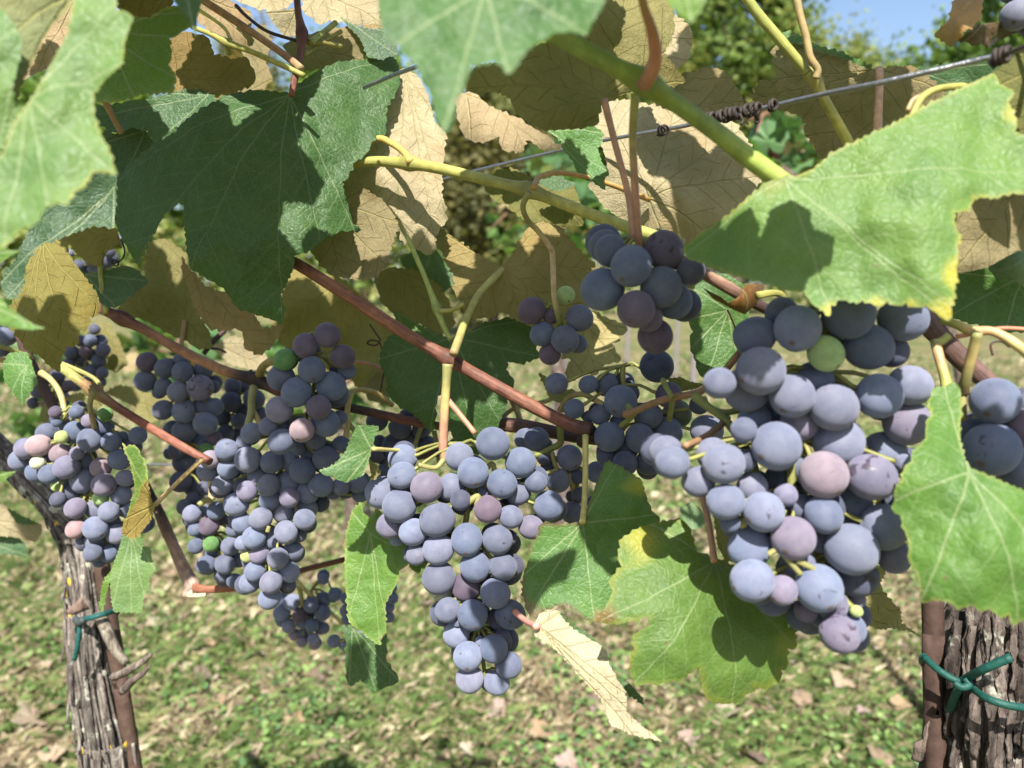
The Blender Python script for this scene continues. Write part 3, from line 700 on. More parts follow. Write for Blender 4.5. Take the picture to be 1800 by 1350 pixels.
leaf('tan brown leaf underside with torn lower lobes, behind the big dark green leaf', K4, [
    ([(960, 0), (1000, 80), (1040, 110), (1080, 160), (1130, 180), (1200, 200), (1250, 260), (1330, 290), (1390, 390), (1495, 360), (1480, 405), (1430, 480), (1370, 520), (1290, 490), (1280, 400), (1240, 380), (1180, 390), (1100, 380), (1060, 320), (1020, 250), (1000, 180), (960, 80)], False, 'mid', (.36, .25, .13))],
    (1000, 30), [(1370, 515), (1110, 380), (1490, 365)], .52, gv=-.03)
leaf('big olive leaf underside in deep shade behind the brown cane, left of centre', C0, [
    ([(500, 480), (530, 470), (600, 490), (660, 540), (690, 575), (696, 630), (675, 680), (640, 692), (600, 650), (540, 642), (490, 600), (480, 550)], False, (.09, .13, .02), (.25, .21, .08))],
    (600, 490), [(680, 670), (490, 590), (690, 580), (600, 645), (510, 490)], .64)
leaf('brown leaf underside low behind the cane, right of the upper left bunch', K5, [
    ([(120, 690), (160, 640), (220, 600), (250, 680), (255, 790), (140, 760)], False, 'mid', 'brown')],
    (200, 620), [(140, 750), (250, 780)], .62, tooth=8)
leaf('pale tan leaf underside lit by the sun, behind the small bunch right of centre', R7, [
    ([(560, 690), (700, 720), (820, 770), (950, 820), (952, 870), (890, 900), (905, 940), (830, 960), (870, 1030), (910, 1092), (850, 1110), (780, 1130), (740, 1170), (720, 1210), (600, 1200), (540, 1080), (430, 1085), (480, 950), (520, 800)], False, 'mid', (.40, .34, .17))],
    (540, 740), [(905, 1090), (950, 840), (720, 1200), (460, 1080)], .53, gu=-.04, gv=-.04)
leaf('small torn tan leaf behind the stalks of the dark bunch, right of centre', R7, [
    ([(470, 1180), (490, 1120), (520, 1080), (550, 1100), (575, 1150), (620, 1205), (560, 1240), (520, 1260), (480, 1230)], False, 'mid', (.36, .30, .17))],
    (520, 1085), [(600, 1200), (490, 1230)], .50, tooth=7)
leaf('brown toothed leaf underside behind the stalk of the dark middle bunch', R8, [
    ([(118, 120), (150, 130), (180, 155), (210, 220), (240, 260), (320, 245), (400, 250), (420, 280), (310, 352), (250, 340), (200, 300), (170, 220)], False, 'mid', 'olive')],
    (400, 260), [(125, 125), (250, 335)], .50, tooth=7)
leaf('small olive leaf behind the stalk of the big right bunch', R8, [
    ([(1140, 160), (1250, 150), (1320, 185), (1440, 205), (1380, 235), (1250, 262), (1170, 205)], False, 'lit', 'olive')],
    (1440, 205), [(1145, 165), (1250, 255)], .44, tooth=7)
leaf('dark green leaf with narrow sun streaks at the right edge below the big pale leaf', B5, [
    ([(500, 150), (540, 90), (600, 60), (690, 40), (740, 100), (830, 80), (960, 200), (960, 400), (800, 400), (700, 370), (600, 350), (510, 320)], True, (.05, .12, .025), 'olive')],
    (900, 100), [(520, 310), (560, 90), (800, 390)], .375, gu=-.02, gv=-.03)
leaf('pale curled leaf at the right edge under the olive leaf', C0, [
    ([(1738, 470), (1755, 455), (1768, 430), (1780, 405), (1830, 395), (1830, 525), (1795, 500), (1775, 488), (1750, 490)], True, (.13, .20, .12), 'olive')],
    (1820, 430), [(1742, 475), (1790, 498)], .335, curl=.02, tooth=8)
leaf('olive leaf underside in shade below the big right bunch, tapering to a thin tip', B3, [
    ([(860, 320), (940, 310), (1000, 400), (1150, 420), (1340, 400), (1400, 440), (1385, 480), (1360, 530), (1380, 600), (1450, 680), (1510, 740), (1520, 840), (1600, 890), (1670, 942), (1560, 888), (1440, 872), (1350, 882), (1270, 850), (1200, 760), (1180, 640), (1000, 500)], False, (.12, .15, .02), 'olive')],
    (950, 330), [(1660, 938), (1400, 460), (1350, 880)], .385, gu=-.02, tooth=9)
leaf('small olive leaf piece behind the left side of the big right bunch', C0, [
    ([(1255, 905), (1275, 912), (1297, 925), (1297, 990), (1275, 985), (1262, 960)], False, 'mid', 'olive')],
    (1270, 910), [(1285, 988), (1260, 950)], .40, tooth=7)
leaf('orange dry leaf curled in the sun at the upper right corner, dark brown behind', K3, [
    ([(1330, 205), (1360, 170), (1390, 130), (1410, 80), (1420, 20), (1440, -30), (1585, -30), (1575, 100), (1530, 150), (1480, 190), (1460, 217), (1440, 225), (1410, 247), (1380, 225)], True, (.45, .24, .11), 'dry'),
    ([(1460, 210), (1500, 170), (1560, 128), (1700, 120), (1745, 150), (1700, 200), (1640, 247), (1600, 240), (1540, 222)], True, (.10, .05, .035), 'dry', .012)],
    (1580, -20), [(1340, 205), (1410, 240), (1640, 245)], .34, curl=.02, name='dry_leaf', cat='dry leaf', group='dry leaves', tooth=8, amp=.3, pucker=.003)
leaf('brown leaf underside in shade at the top left, beside the reddish cane', K1, [
    ([(1030, -40), (1180, -20), (1260, 30), (1325, 70), (1320, 150), (1332, 240), (1270, 235), (1215, 205), (1110, 165), (1040, 110)], False, 'mid', (.32, .235, .14))],
    (1060, -20), [(1325, 235), (1110, 160), (1320, 70)], .52, gv=.05)
leaf('tan leaf underside at the top edge, left of the dark upright cane', K1, [
    ([(1190, -60), (1530, -60), (1535, 20), (1490, 45), (1450, 55), (1350, 42), (1260, 10)], False, 'mid', 'tan')],
    (1380, -60), [(1450, 50), (1520, 20), (1230, -10)], .50, gv=-.1)
leaf('small tan leaf underside in sunlight against the sky, top left', K1, [
    ([(1400, 60), (1480, 50), (1560, 45), (1570, 130), (1560, 185), (1500, 195), (1450, 130)], False, 'mid', 'tan')],
    (1560, 60), [(1500, 190), (1410, 70)], .53, tooth=8)
leaf('tan leaf underside at the top edge, right of the dark upright cane', K1, [
    ([(1590, -60), (2000, -60), (2000, 120), (1930, 130), (1850, 120), (1800, 115), (1740, 105), (1690, 130), (1600, 60)], False, 'mid', 'tan')],
    (1700, -40), [(1990, 110), (1740, 100), (1610, 60)], .50, gv=-.06)
leaf('shaded brown leaf underside right of the upright cane, above the big dark leaf', K1, [
    ([(1490, 240), (1560, 200), (1640, 180), (1740, 150), (1860, 140), (1960, 250), (1900, 330), (1760, 350), (1620, 370), (1540, 330)], False, 'mid', 'brown')],
    (1600, 260), [(1900, 320), (1740, 160), (1540, 320)], .49, gv=-.05)
leaf('dark teal folded leaf left of the blurred top leaf', K2, [
    ([(-10, 85), (60, 130), (150, 160), (210, 150), (295, 222), (295, 285), (210, 312), (140, 300), (100, 200), (40, 140)], True, (.045, .09, .05), 'olive')],
    (0, 90), [(280, 280), (200, 155)], .48, gv=-.08, tooth=9)
leaf('tan leaf underside at the top edge behind the dark teal folded leaf', K2, [
    ([(-60, -60), (215, -60), (230, 160), (150, 150), (60, 120), (0, 80), (-60, 40)], False, 'mid', (.40, .30, .16))],
    (0, -50), [(200, 150), (0, 80)], .55)
leaf('shaded brown leaf underside behind the sunlit leaf at upper left', K1, [
    ([(895, 210), (930, 190), (980, 165), (1040, 180), (1100, 200), (1115, 250), (1130, 290), (1215, 312), (1300, 300), (1350, 400), (1340, 440), (1290, 460), (1220, 500), (1150, 525), (1050, 472), (920, 492), (930, 410), (890, 340)], False, 'mid', (.24, .17, .075))],
    (930, 400), [(1340, 420), (1150, 520), (1100, 210)], .46, gu=-.02)
leaf('dark brown leaf underside at the top edge above the sunlit yellow green leaf', K1, [
    ([(600, 20), (650, -50), (900, -50), (915, 25), (870, 50), (830, 72), (780, 97), (705, 100), (650, 70)], False, 'mid', (.22, .15, .06))],
    (900, -40), [(620, 30), (780, 95)], .38)
leaf('blue green leaf lying flat, half sunlit, left of the big dark leaf', K1, [
    ([(500, 560), (590, 555), (690, 530), (820, 520), (900, 490), (1000, 475), (1070, 475), (1135, 520), (1150, 560), (1050, 620), (950, 700), (820, 760), (780, 690), (700, 670), (600, 700), (500, 640)], True, 'teal', 'olive')],
    (1100, 500), [(510, 600), (820, 750), (900, 490)], .455, gv=-.08)
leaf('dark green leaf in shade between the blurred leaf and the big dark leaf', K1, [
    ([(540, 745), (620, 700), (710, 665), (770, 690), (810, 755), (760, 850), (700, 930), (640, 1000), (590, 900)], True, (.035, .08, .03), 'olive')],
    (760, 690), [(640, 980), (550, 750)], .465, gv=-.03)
leaf('green leaf with a sunlit face low at the left edge, beside the yellow stalks', B4, [
    ([(20, 960), (60, 880), (120, 868), (190, 870), (222, 960), (262, 1080), (210, 1150), (155, 1242), (80, 1130), (30, 1060)], True, (.085, .175, .05), 'olive')],
    (190, 960), [(155, 1235), (40, 950), (90, 1130)], .455, tooth=9)
leaf('tan blurred leaf underside at the lower left edge above the grass', R1, [
    ([(-60, 830), (0, 840), (60, 850), (130, 960), (220, 990), (330, 1000), (330, 1060), (285, 1135), (190, 1115), (100, 1090), (-60, 1090)], False, 'mid', 'tan'),
    ([(60, 870), (170, 930), (250, 970), (310, 990), (200, 1000), (130, 985)], True, 'dark', 'olive', -.01)],
    (-60, 960), [(320, 1010), (280, 1130)], .72, tooth=8)
leaf('dark blue green blurred leaf at the lower left edge', R1, [
    ([(-60, 1090), (60, 1100), (140, 1110), (200, 1150), (225, 1255), (120, 1240), (-60, 1215)], True, 'teal', 'olive')],
    (-60, 1150), [(215, 1245), (140, 1115)], .72, tooth=8)
leaf('small green leaf at the left edge beside the leftmost bunch', R1, [
    ([(-60, 570), (60, 585), (125, 575), (70, 620), (20, 660), (-60, 680)], True, 'lit', 'olive')],
    (-60, 620), [(120, 578), (0, 670)], .60, tooth=7)
leaf('shaded olive leaf underside above the left bunches, behind the left cane', B4, [
    ([(455, 1200), (500, 1165), (570, 1155), (640, 1165), (720, 1230), (700, 1260), (560, 1240)], False, 'lit', 'olive')],
    (640, 1170), [(460, 1200), (700, 1250)], .60, tooth=7)
leaf('dark olive leaf underside in shade behind the left vine arm', C0, [
    ([(70, 725), (85, 700), (110, 690), (120, 735), (105, 760), (85, 765)], False, 'mid', 'olive')],
    (110, 695), [(85, 760), (75, 730)], .66, tooth=7)
leaf('olive leaf underside behind the far left bunch, in shade', C0, [
    ([(170, 565), (195, 570), (210, 600), (225, 640), (205, 655), (180, 645), (165, 600)], False, (.10, .14, .02), 'olive')],
    (180, 570), [(215, 645), (185, 640)], .74, tooth=8)
leaf('yellow brown leaf underside left of the big dark leaf, over the hidden grapes', C0, [
    ([(115, 418), (140, 405), (165, 398), (205, 402), (212, 425), (180, 445), (175, 470), (150, 460), (130, 440)], False, (.14, .16, .02), (.19, .16, .05))],
    (205, 405), [(120, 420), (170, 465)], .52, tooth=8)
leaf('olive leaf in shade between the left cane and the upper left bunch', C0, [
    ([(185, 690), (205, 678), (240, 680), (250, 690), (300, 690), (300, 730), (260, 745), (235, 735), (238, 715)], False, 'mid', 'olive')],
    (190, 690), [(295, 725), (240, 740)], .70, tooth=8)
leaf('brown leaf underside in sunlight behind the left cane, low', C0, [
    ([(370, 610), (410, 590), (440, 600), (465, 620), (480, 650), (440, 650), (405, 640)], False, 'mid', 'tan')],
    (380, 605), [(475, 648), (440, 605)], .68, tooth=8)
leaf('shaded olive leaf underside behind the centre leaf, above the brown cane', C0, [
    ([(655, 480), (690, 470), (730, 475), (770, 500), (790, 530), (800, 570), (770, 592), (740, 570), (700, 560), (670, 530)], False, 'mid', (.24, .19, .08))],
    (690, 475), [(790, 570), (700, 555), (770, 505)], .56, tooth=10)
leaf('small green leaf edge peeping out behind the centre leaf, above the brown cane', C0, [
    ([(690, 545), (705, 552), (735, 570), (765, 585), (770, 592), (735, 590), (705, 585)], True, 'mid', 'olive')],
    (700, 550), [(768, 590), (710, 583)], .52, tooth=7)
leaf('dark shaded leaf beside the yellow stalk at the upper left, behind the big dark leaf', C0, [
    ([(95, 300), (130, 250), (190, 230), (230, 250), (240, 300), (210, 330), (150, 330)], True, (.035, .075, .03), 'olive')],
    (200, 240), [(110, 300), (220, 320)], .48, tooth=9)
leaf('dark green leaf under the yellow shoot, behind the olive leaf at upper centre', C0, [
    ([(700, 455), (730, 440), (760, 430), (790, 460), (800, 500), (770, 520), (735, 500)], True, 'dark', 'olive')],
    (760, 435), [(740, 500), (795, 500)], .60, tooth=8)
leaf('tan leaf underside glimpsed behind the two blurred leaves at the top left corner', K1, [
    ([(-60, -60), (420, -60), (430, 60), (400, 180), (330, 260), (290, 340), (200, 380), (120, 420), (40, 430), (-60, 430)], False, 'mid', (.36, .27, .17))],
    (420, -20), [(-50, 400), (200, 380), (-40, 0)], .47)
leaf('shaded olive leaf underside behind the shoots at the top left, above the blue green leaf', K1, [
    ([(1150, 470), (1220, 380), (1290, 300), (1250, 220), (1330, 160), (1400, 130), (1430, 230), (1400, 330), (1440, 420), (1380, 470), (1280, 500)], False, 'mid', 'brown')],
    (1340, 470), [(1240, 230), (1420, 140), (1440, 420)], .58)
leaf('pale blue green leaf hanging behind the pink stalk of the yellow green leaf', R8, [
    ([(1240, 1190), (1290, 1150), (1340, 1140), (1400, 1190), (1445, 1255), (1440, 1300), (1400, 1345), (1330, 1350), (1270, 1300)], True, (.10, .17, .085), 'olive')],
    (1330, 1150), [(1340, 1345), (1440, 1260), (1250, 1200)], .62, gv=-.05, tooth=7)
# ------------------------------------------------------------------ grape bunches
GC = dict(b=(0.097, 0.111, 0.160), l=(0.133, 0.147, 0.203), bd=(0.066, 0.072, 0.107), r=(0.093, 0.072, 0.099), p=(.145, .135, .185), k=(.19, .155, .18), q=(0.260, 0.192, 0.203), g=(0.305, 0.395, 0.158), G=(0.090, 0.181, 0.056), y=(.29, .32, .12), o=(0.169, 0.181, 0.113), w=(0.407, 0.407, 0.282), D=(0.041, 0.054, 0.099), s=(0.141, 0.130, 0.181))  # l, b, bd: sunlit to shaded tones put into the skin colour
def grape_mesh():
    bm_v = []; f = []
    n, m = 18, 28
    for i in range(n+1):
        th = math.pi*i/n
        for k in range(m):
            ph = 2*math.pi*k/m
            r = 1.0
            z = math.cos(th)*1.03
            dim = math.exp(-(th/.22)**2)*.10          # little dimple where the stalk sits
            rr = math.sin(th)*r
            bm_v.append((rr*math.cos(ph), rr*math.sin(ph), z-dim))
    for i in range(n):
        for k in range(m):
            k2 = (k+1) % m
            a, b, c, d = i*m+k, i*m+k2, (i+1)*m+k2, (i+1)*m+k
            if i == 0: f.append((i*m, c, d)) if False else f.append((a, d, c))
            elif i == n-1: f.append((a, d, b)) if False else f.append((a, d, b))
            else: f.append((a, d, c, b))
    me = mesh_from('grape', bm_v, f)
    me.materials.append(M_GRAPE)
    return me
GRAPE = grape_mesh()
BUNCHES = []
def bunch(label, lists, d0, fill=.5, stalk=None, shape=.02, wear=0., stem_c=(.19, .19, .055), maxpush=.06, tag_group='grape bunches', gu=0, gv=0, rscale=1.0):
    """lists: [(crop, [(x, y, r, kind[, wear])...])] front berries first"""
    B = []
    for crop, L in lists:
        for q in L:
            u, v = cv(crop, [q[:2]])[0]
            B.append((u, v, q[2]/crop[2]*rscale, q[3], q[4] if len(q) > 4 else wear))
    uc = sum(b[0] for b in B)/len(B); vc = sum(b[1] for b in B)/len(B)
    W = max(abs(b[0]-uc) for b in B)+1
    rm = sorted(b[2] for b in B)[len(B)//2]
    rng = random.Random(int(uc*7+vc))
    placed = []
    def put(u, v, r, k, w, d):
        lim = d+maxpush
        while d < lim:
            p = P(u, v, d); R = r*d/FPX
            ok = True
            for (pp, RR, *_) in placed:
                if (pp-p).length < .93*(R+RR): ok = False; break
            if ok: break
            d += .0007
        placed.append((p, R, k, w, u, v, d))
    for (u, v, r, k, w) in B:
        x = (u-uc)/W
        put(u, v, r, k, w, d0+shape*x*x+gu*(u-uc)/1000+gv*(v-vc)/1000+(.004 if r < .7*rm else 0))
    nfront = len(placed)
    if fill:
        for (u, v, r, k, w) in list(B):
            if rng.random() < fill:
                put(u+rng.uniform(-.5, .5)*rm, v+rng.uniform(-.5, .5)*rm, rm*rng.uniform(.8, .95), 'bd', 0, d0+1.5*rm*d0/FPX+shape*.3)  # darker colour on hidden filler grapes stands in for shade in the gaps
    top = min(placed, key=lambda q: q[5])
    bot = max(placed, key=lambda q: q[5])
    dm = d0+1.2*rm*d0/FPX
    root = empty('grape_bunch', P(uc, top[5], dm))
    for (p, R, k, w, u, v, d) in placed:
        o = bpy.data.objects.new('grape', GRAPE)
        COL.objects.link(o)
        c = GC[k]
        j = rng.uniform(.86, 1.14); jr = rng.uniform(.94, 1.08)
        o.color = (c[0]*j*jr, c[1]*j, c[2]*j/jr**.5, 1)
        o['wear'] = float(w+rng.uniform(-.35, .2))
        e = rng.uniform(.97, 1.05)
        ax = (P(uc, v-rm*1.2, dm)-p)
        M = Matrix.Translation(p) @ ax.to_track_quat('Z', 'Y').to_matrix().to_4x4() @ Matrix.Rotation(rng.random()*6.28, 4, 'Z') @ Matrix.Diagonal((R/e**.5, R/e**.5, R*e, 1))
        o.parent = root
        o.matrix_parent_inverse = Matrix.Translation(-root.location)
        o.matrix_basis = M
        if k in 'gyGow': o['label'] = 'unripe green grape'
        elif k in 'kq': o['label'] = 'pink grape not yet ripe'
    # stalk: a rachis down the middle of the bunch with a short pedicel to every grape
    tb = Tubes()
    ys = np.linspace(top[5], bot[5]-rm*.5, 6)
    rach = []
    for y in ys:
        near = [q for q in placed if abs(q[5]-y) < rm*2.5] or placed
        rach.append((sum(q[4] for q in near)/len(near), y, max(sum(q[6] for q in near)/len(near), d0)))
    pts = [P(*r) for r in rach]
    tb.add(pts, [.0024*max(.7, rm/30)*(1-.09*i) for i in range(6)], stem_c, 7, 4)
    for (p, R, k, w, u, v, d) in placed:
        i = min(range(6), key=lambda i: (pts[i]-p).length+(.006 if pts[i].z < p.z else 0))
        a = pts[i]
        L = (a-p).length
        if L < R: continue
        s = p+(a-p).normalized()*R*.93
        mid = (a+s)/2+Vector((0, 0, .002))
        tb.add([s, p+(a-p).normalized()*(R*.93+.0025), mid, a], [.0013, .0010, .0009, .0012], [stem_c, (.22, .22, .06), stem_c, stem_c], 5, 2, cap=False)
    if stalk:
        for (sp, ds, r, c) in stalk:
            n = len(sp)
            tb.add([P(q[0], q[1], ds[0]+(ds[1]-ds[0])*i/max(1, n-1)) for i, q in enumerate(sp)], [r*(ds[0]+(ds[1]-ds[0])*i/max(1, n-1))/FPX*(1.2 if i in (0,) else 1) for i in range(n)], c, 9, 6, lump=.06)
    tb.build('stalk', M_STEM, root)
    tag(root, label, 'grape bunch', tag_group)
    BUNCHES.append(root)
    return root
YG = (.22, .21, .075); RB = (.22, .13, .065); PK = (.33, .18, .11); GN = (.17, .19, .05)
bunch('largest and nearest bluish bunch at the right, with one green grape near its top', [
    (B1, [(645, 290, 152, 'l'), (400, 570, 160, 'l'), (830, 455, 118, 'g'), (365, 340, 132, 'b'), (545, 195, 112, 'b'), (310, 690, 150, 'l'), (610, 735, 145, 'l'), (885, 810, 155, 'l'), (1180, 735, 148, 'l'),
          (985, 195, 165, 'b'), (1110, 410, 155, 'b'), (1340, 225, 152, 'b'), (1265, 440, 108, 'bd'), (1385, 665, 135, 'l'), (1365, 910, 150, 'p', .8), (505, 1065, 160, 'l', .5), (660, 905, 125, 'p'),
          (915, 1035, 163, 'l'), (1130, 1270, 155, 's', 1.3), (818, 1255, 155, 'k'), (1215, 1110, 140, 'l'), (130, 650, 105, 'b'), (750, 640, 130, 'b'), (360, 890, 105, 'b'), (490, 830, 95, 'b'), (290, 960, 85, 'b'), (735, 1230, 110, 'l'), (1350, 1180, 62, 'l')]),
    (R8, [(1180, 825, 132, 'l'), (1130, 740, 130, 'l'), (1585, 835, 162, 'l', .5), (1500, 755, 130, 'l'), (1385, 975, 125, 'l'), (1600, 1135, 145, 'l')]),
    (B2, [(735, 622, 122, 'l'), (915, 782, 132, 'p'), (665, 1040, 130, 'l', .2), (1070, 1085, 142, 'l', .2), (1270, 850, 155, 'l'), (1465, 715, 140, 'l'), (650, 840, 125, 'l'), (850, 1100, 90, 'p'), (1260, 580, 130, 'l'), (1100, 640, 112, 'b'), (965, 590, 80, 'b'),
          (1295, 1010, 130, 'bd', 1.0), (1530, 900, 98, 'p'), (665, 470, 90, 'l'), (870, 520, 70, 'p'), (1080, 800, 70, 'l'), (940, 930, 105, 'l'), (530, 690, 60, 'b'), (600, 680, 42, 'y'), (1560, 560, 80, 'b'), (850, 430, 110, 'bd'), (620, 310, 70, 'bd')]),
    (B3, [(1050, 920, 140, 's', 1.1), (1130, 880, 118, 'l'), (990, 690, 122, 's', .9), (1180, 660, 70, 'p'), (800, 740, 88, 'r'), (890, 790, 75, 'bd'), (1180, 748, 46, 'y'), (950, 560, 95, 'bd')])],
    .292, .9, [([(1100, 728), (1118, 722), (1153, 707), (1182, 699), (1231, 688), (1268, 658), (1300, 620)], (.385, .33), 6.5, RB), ([(1220, 695), (1242, 713), (1275, 738), (1298, 770), (1318, 800), (1330, 835), (1345, 880)], (.335, .315), 7.5, GN), ([(1278, 735), (1262, 752), (1235, 770), (1203, 784)], (.335, .30), 6, RB), ([(1235, 700), (1245, 715), (1275, 725), (1320, 715)], (.335, .33), 6, GN), ([(1165, 668), (1172, 682), (1182, 699)], (.36, .35), 4.5, GN), ([(1455, 655), (1475, 700), (1500, 750), (1520, 790)], (.315, .305), 7, YG), ([(1400, 985), (1430, 1000), (1437, 1010)], (.29, .29), 5, YG), ([(1350, 975), (1368, 968), (1390, 990), (1408, 1010)], (.292, .29), 5, YG)], shape=.004, maxpush=.075, gu=.01)
bunch('purple grape bunch hanging in shade at the centre right, in front of the yellow shoot', [
    (R7, [(988, 350, 165, 'b'), (760, 535, 170, 'b'), (1225, 515, 165, 'b'), (825, 230, 130, 'b'), (1250, 225, 155, 'r', .9), (780, 190, 130, 'b'), (1025, 690, 150, 'r'), (1320, 620, 150, 'b'), (1410, 660, 132, 'bd'), (1460, 390, 112, 'bd'), (1130, 760, 108, 'r'), (1178, 905, 140, 'r', .5)])],
    .315, .4, [([(1117, 165), (1112, 235), (1116, 330), (1121, 400), (1125, 440)], (.30, .325), 7, [(.30, .30, .08), (.28, .24, .08), PK, PK, PK])], shape=.006)
bunch('small loose bunch with one green grape at the centre, on a long tan stalk', [
    (R7, [(465, 930, 112, 'b'), (200, 702, 110, 'r'), (580, 760, 107, 'b'), (285, 885, 98, 'b'), (470, 580, 74, 'g'), (355, 745, 65, 'r'), (345, 1045, 88, 'r'), (565, 965, 75, 'b')])],
    .425, 0, [([(930, 338), (919, 362), (928, 388), (945, 405), (965, 432), (971, 450), (974, 520), (982, 560), (988, 575)], (.385, .428), 5, [YG, YG, YG, (.38, .30, .12), (.45, .33, .2), (.45, .33, .2), (.4, .3, .15), GN, GN])], shape=.003)
bunch('long tapering bunch of blue grapes hanging in the middle, its upper left sunlit', [
    (R5, [(967, 203, 120, 'b'), (492, 518, 115, 'p'), (825, 412, 112, 'b'), (295, 652, 122, 'l'), (725, 297, 103, 'l'), (315, 432, 100, 'l'), (318, 310, 103, 'l'), (1032, 492, 108, 'b'), (568, 752, 125, 'b'), (1165, 340, 112, 'b'), (670, 515, 100, 'l'), (170, 555, 120, 'l'),
          (930, 675, 100, 'r'), (780, 895, 117, 'b'), (1000, 895, 108, 'b'), (1240, 805, 88, 'p'), (1368, 650, 110, 'b'), (1275, 480, 80, 'b'), (1145, 560, 88, 'b'), (1095, 730, 85, 'b'), (575, 965, 112, 'l'), (580, 1170, 120, 'b'), (838, 1088, 110, 'b', .3), (1040, 1090, 98, 'b'), (985, 1280, 108, 'b', .4), (775, 1235, 105, 'r'), (235, 790, 100, 'p'), (395, 840, 100, 'l'), (420, 1005, 75, 'l'), (280, 880, 60, 'l'), (1110, 1080, 82, 'bd', .6), (905, 560, 55, 'b'), (435, 960, 70, 'l'), (1080, 880, 60, 'bd'), (600, 1250, 85, 'w'), (735, 610, 75, 'bd')]),
    (R6, [(903, 635, 120, 'b'), (1200, 630, 118, 'b', .7), (705, 595, 98, 'b'), (1110, 660, 90, 'bd'), (865, 962, 115, 'l'), (1070, 900, 112, 'b'), (775, 790, 105, 'l'), (1185, 1030, 105, 'b'), (880, 1140, 110, 'l'), (1090, 1165, 102, 'l'), (1140, 810, 65, 'bd'), (960, 840, 40, 'l'), (785, 690, 40, 'b')])],
    .405, .9, [([(787, 640), (785, 668), (783, 700), (780, 750), (779, 790), (782, 812)], (.415, .418), 8, [YG, YG, (.42, .32, .12), PK, PK, YG]), ([(784, 700), (808, 728), (835, 762)], (.4185, .41), 5, PK), ([(780, 808), (765, 822), (735, 817)], (.413, .408), 4.5, YG), ([(820, 885), (840, 872), (838, 890)], (.405, .405), 5.5, YG), ([(835, 850), (865, 815), (870, 850)], (.41, .41), 4.5, YG)], shape=.012)
bunch('sparse bunch of grapes just behind the middle bunch on its right, some half sunlit', [
    (R8, [(105, 640, 97, 'b'), (365, 785, 102, 'l'), (275, 965, 97, 'l'), (20, 640, 90, 'b'), (185, 680, 45, 'b'), (390, 1225, 92, 'b'), (585, 900, 88, 'l'), (560, 1140, 60, 'l'), (165, 785, 60, 'bd'), (190, 855, 55, 'bd'), (425, 935, 60, 'bd'), (440, 1080, 60, 'bd'), (385, 1095, 50, 'bd')])],
    .455, .25, [([(983, 740), (985, 765), (984, 780), (965, 790), (940, 802)], (.45, .455), 6, GN), ([(970, 795), (975, 815), (978, 825), (960, 832), (948, 833)], (.452, .452), 4, YG), ([(1000, 832), (1008, 860), (1012, 882), (1025, 875)], (.455, .46), 5, (.22, .17, .06))], shape=.006)
bunch('dark blue bunch right of the brown cane end, in shade below the hanging purple bunch', [
    (R8, [(680, 620, 120, 'b'), (922, 632, 118, 'b'), (770, 340, 130, 'b'), (262, 200, 88, 'b'), (515, 205, 75, 'b'), (655, 205, 95, 'b'), (755, 165, 55, 'b'), (850, 275, 70, 'b'), (610, 445, 82, 'b'), (995, 450, 105, 'b'), (1140, 580, 118, 'b'), (1150, 290, 105, 'r'), (1215, 440, 115, 'o'), (1055, 60, 132, 'D', .5), (1450, 570, 125, 'b'),
          (400, 400, 80, 'b'), (520, 460, 50, 'b'), (750, 510, 70, 'b'), (820, 720, 90, 'b'), (655, 770, 75, 'bd'), (805, 830, 100, 'bd'), (980, 830, 95, 'bd'), (1390, 370, 75, 'bd')])],
    .425, .4, [([(985, 722), (992, 708), (1003, 697), (1024, 693), (1042, 701), (1062, 712)], (.445, .43), 5, (.28, .24, .09)), ([(992, 710), (1010, 715), (1025, 730), (1032, 740)], (.445, .44), 5.5, YG), ([(1117, 722), (1108, 735), (1092, 748)], (.385, .41), 5, GN), ([(1104, 714), (1110, 722)], (.40, .39), 5, GN), ([(1182, 700), (1180, 715), (1176, 738)], (.385, .405), 5, GN)], shape=.006)
bunch('dusky bunch at the upper left of centre, its top grapes purple and one green', [
    (R2, [(1410, 185, 85, 'r'), (1262, 252, 82, 'r'), (1510, 325, 80, 'r'), (1205, 560, 100, 'b'), (1305, 412, 90, 'b'), (1128, 345, 72, 'G'), (1102, 465, 88, 'b'), (1432, 520, 98, 'b'), (1240, 810, 80, 'q'), (1350, 660, 82, 'r'), (1092, 675, 90, 'p'), (1535, 420, 58, 'b'), (1480, 570, 70, 'b'), (1395, 760, 95, 'b'), (1235, 300, 60, 'b'), (1105, 885, 85, 'b'), (1020, 785, 62, 'b'), (1110, 780, 65, 'b'), (1490, 730, 50, 'b')])],
    .448, .45, [([(455, 662), (462, 645), (475, 636), (500, 630)], (.525, .46), 7, (.25, .2, .06)), ([(600, 700), (612, 690), (640, 685), (665, 693), (690, 712)], (.50, .54), 4.5, (.36, .28, .1)), ([(616, 690), (611, 720), (611, 750), (602, 785), (590, 795)], (.50, .49), 5, (.36, .28, .1)), ([(611, 745), (622, 755), (627, 765)], (.50, .50), 4.5, YG)], shape=.008)
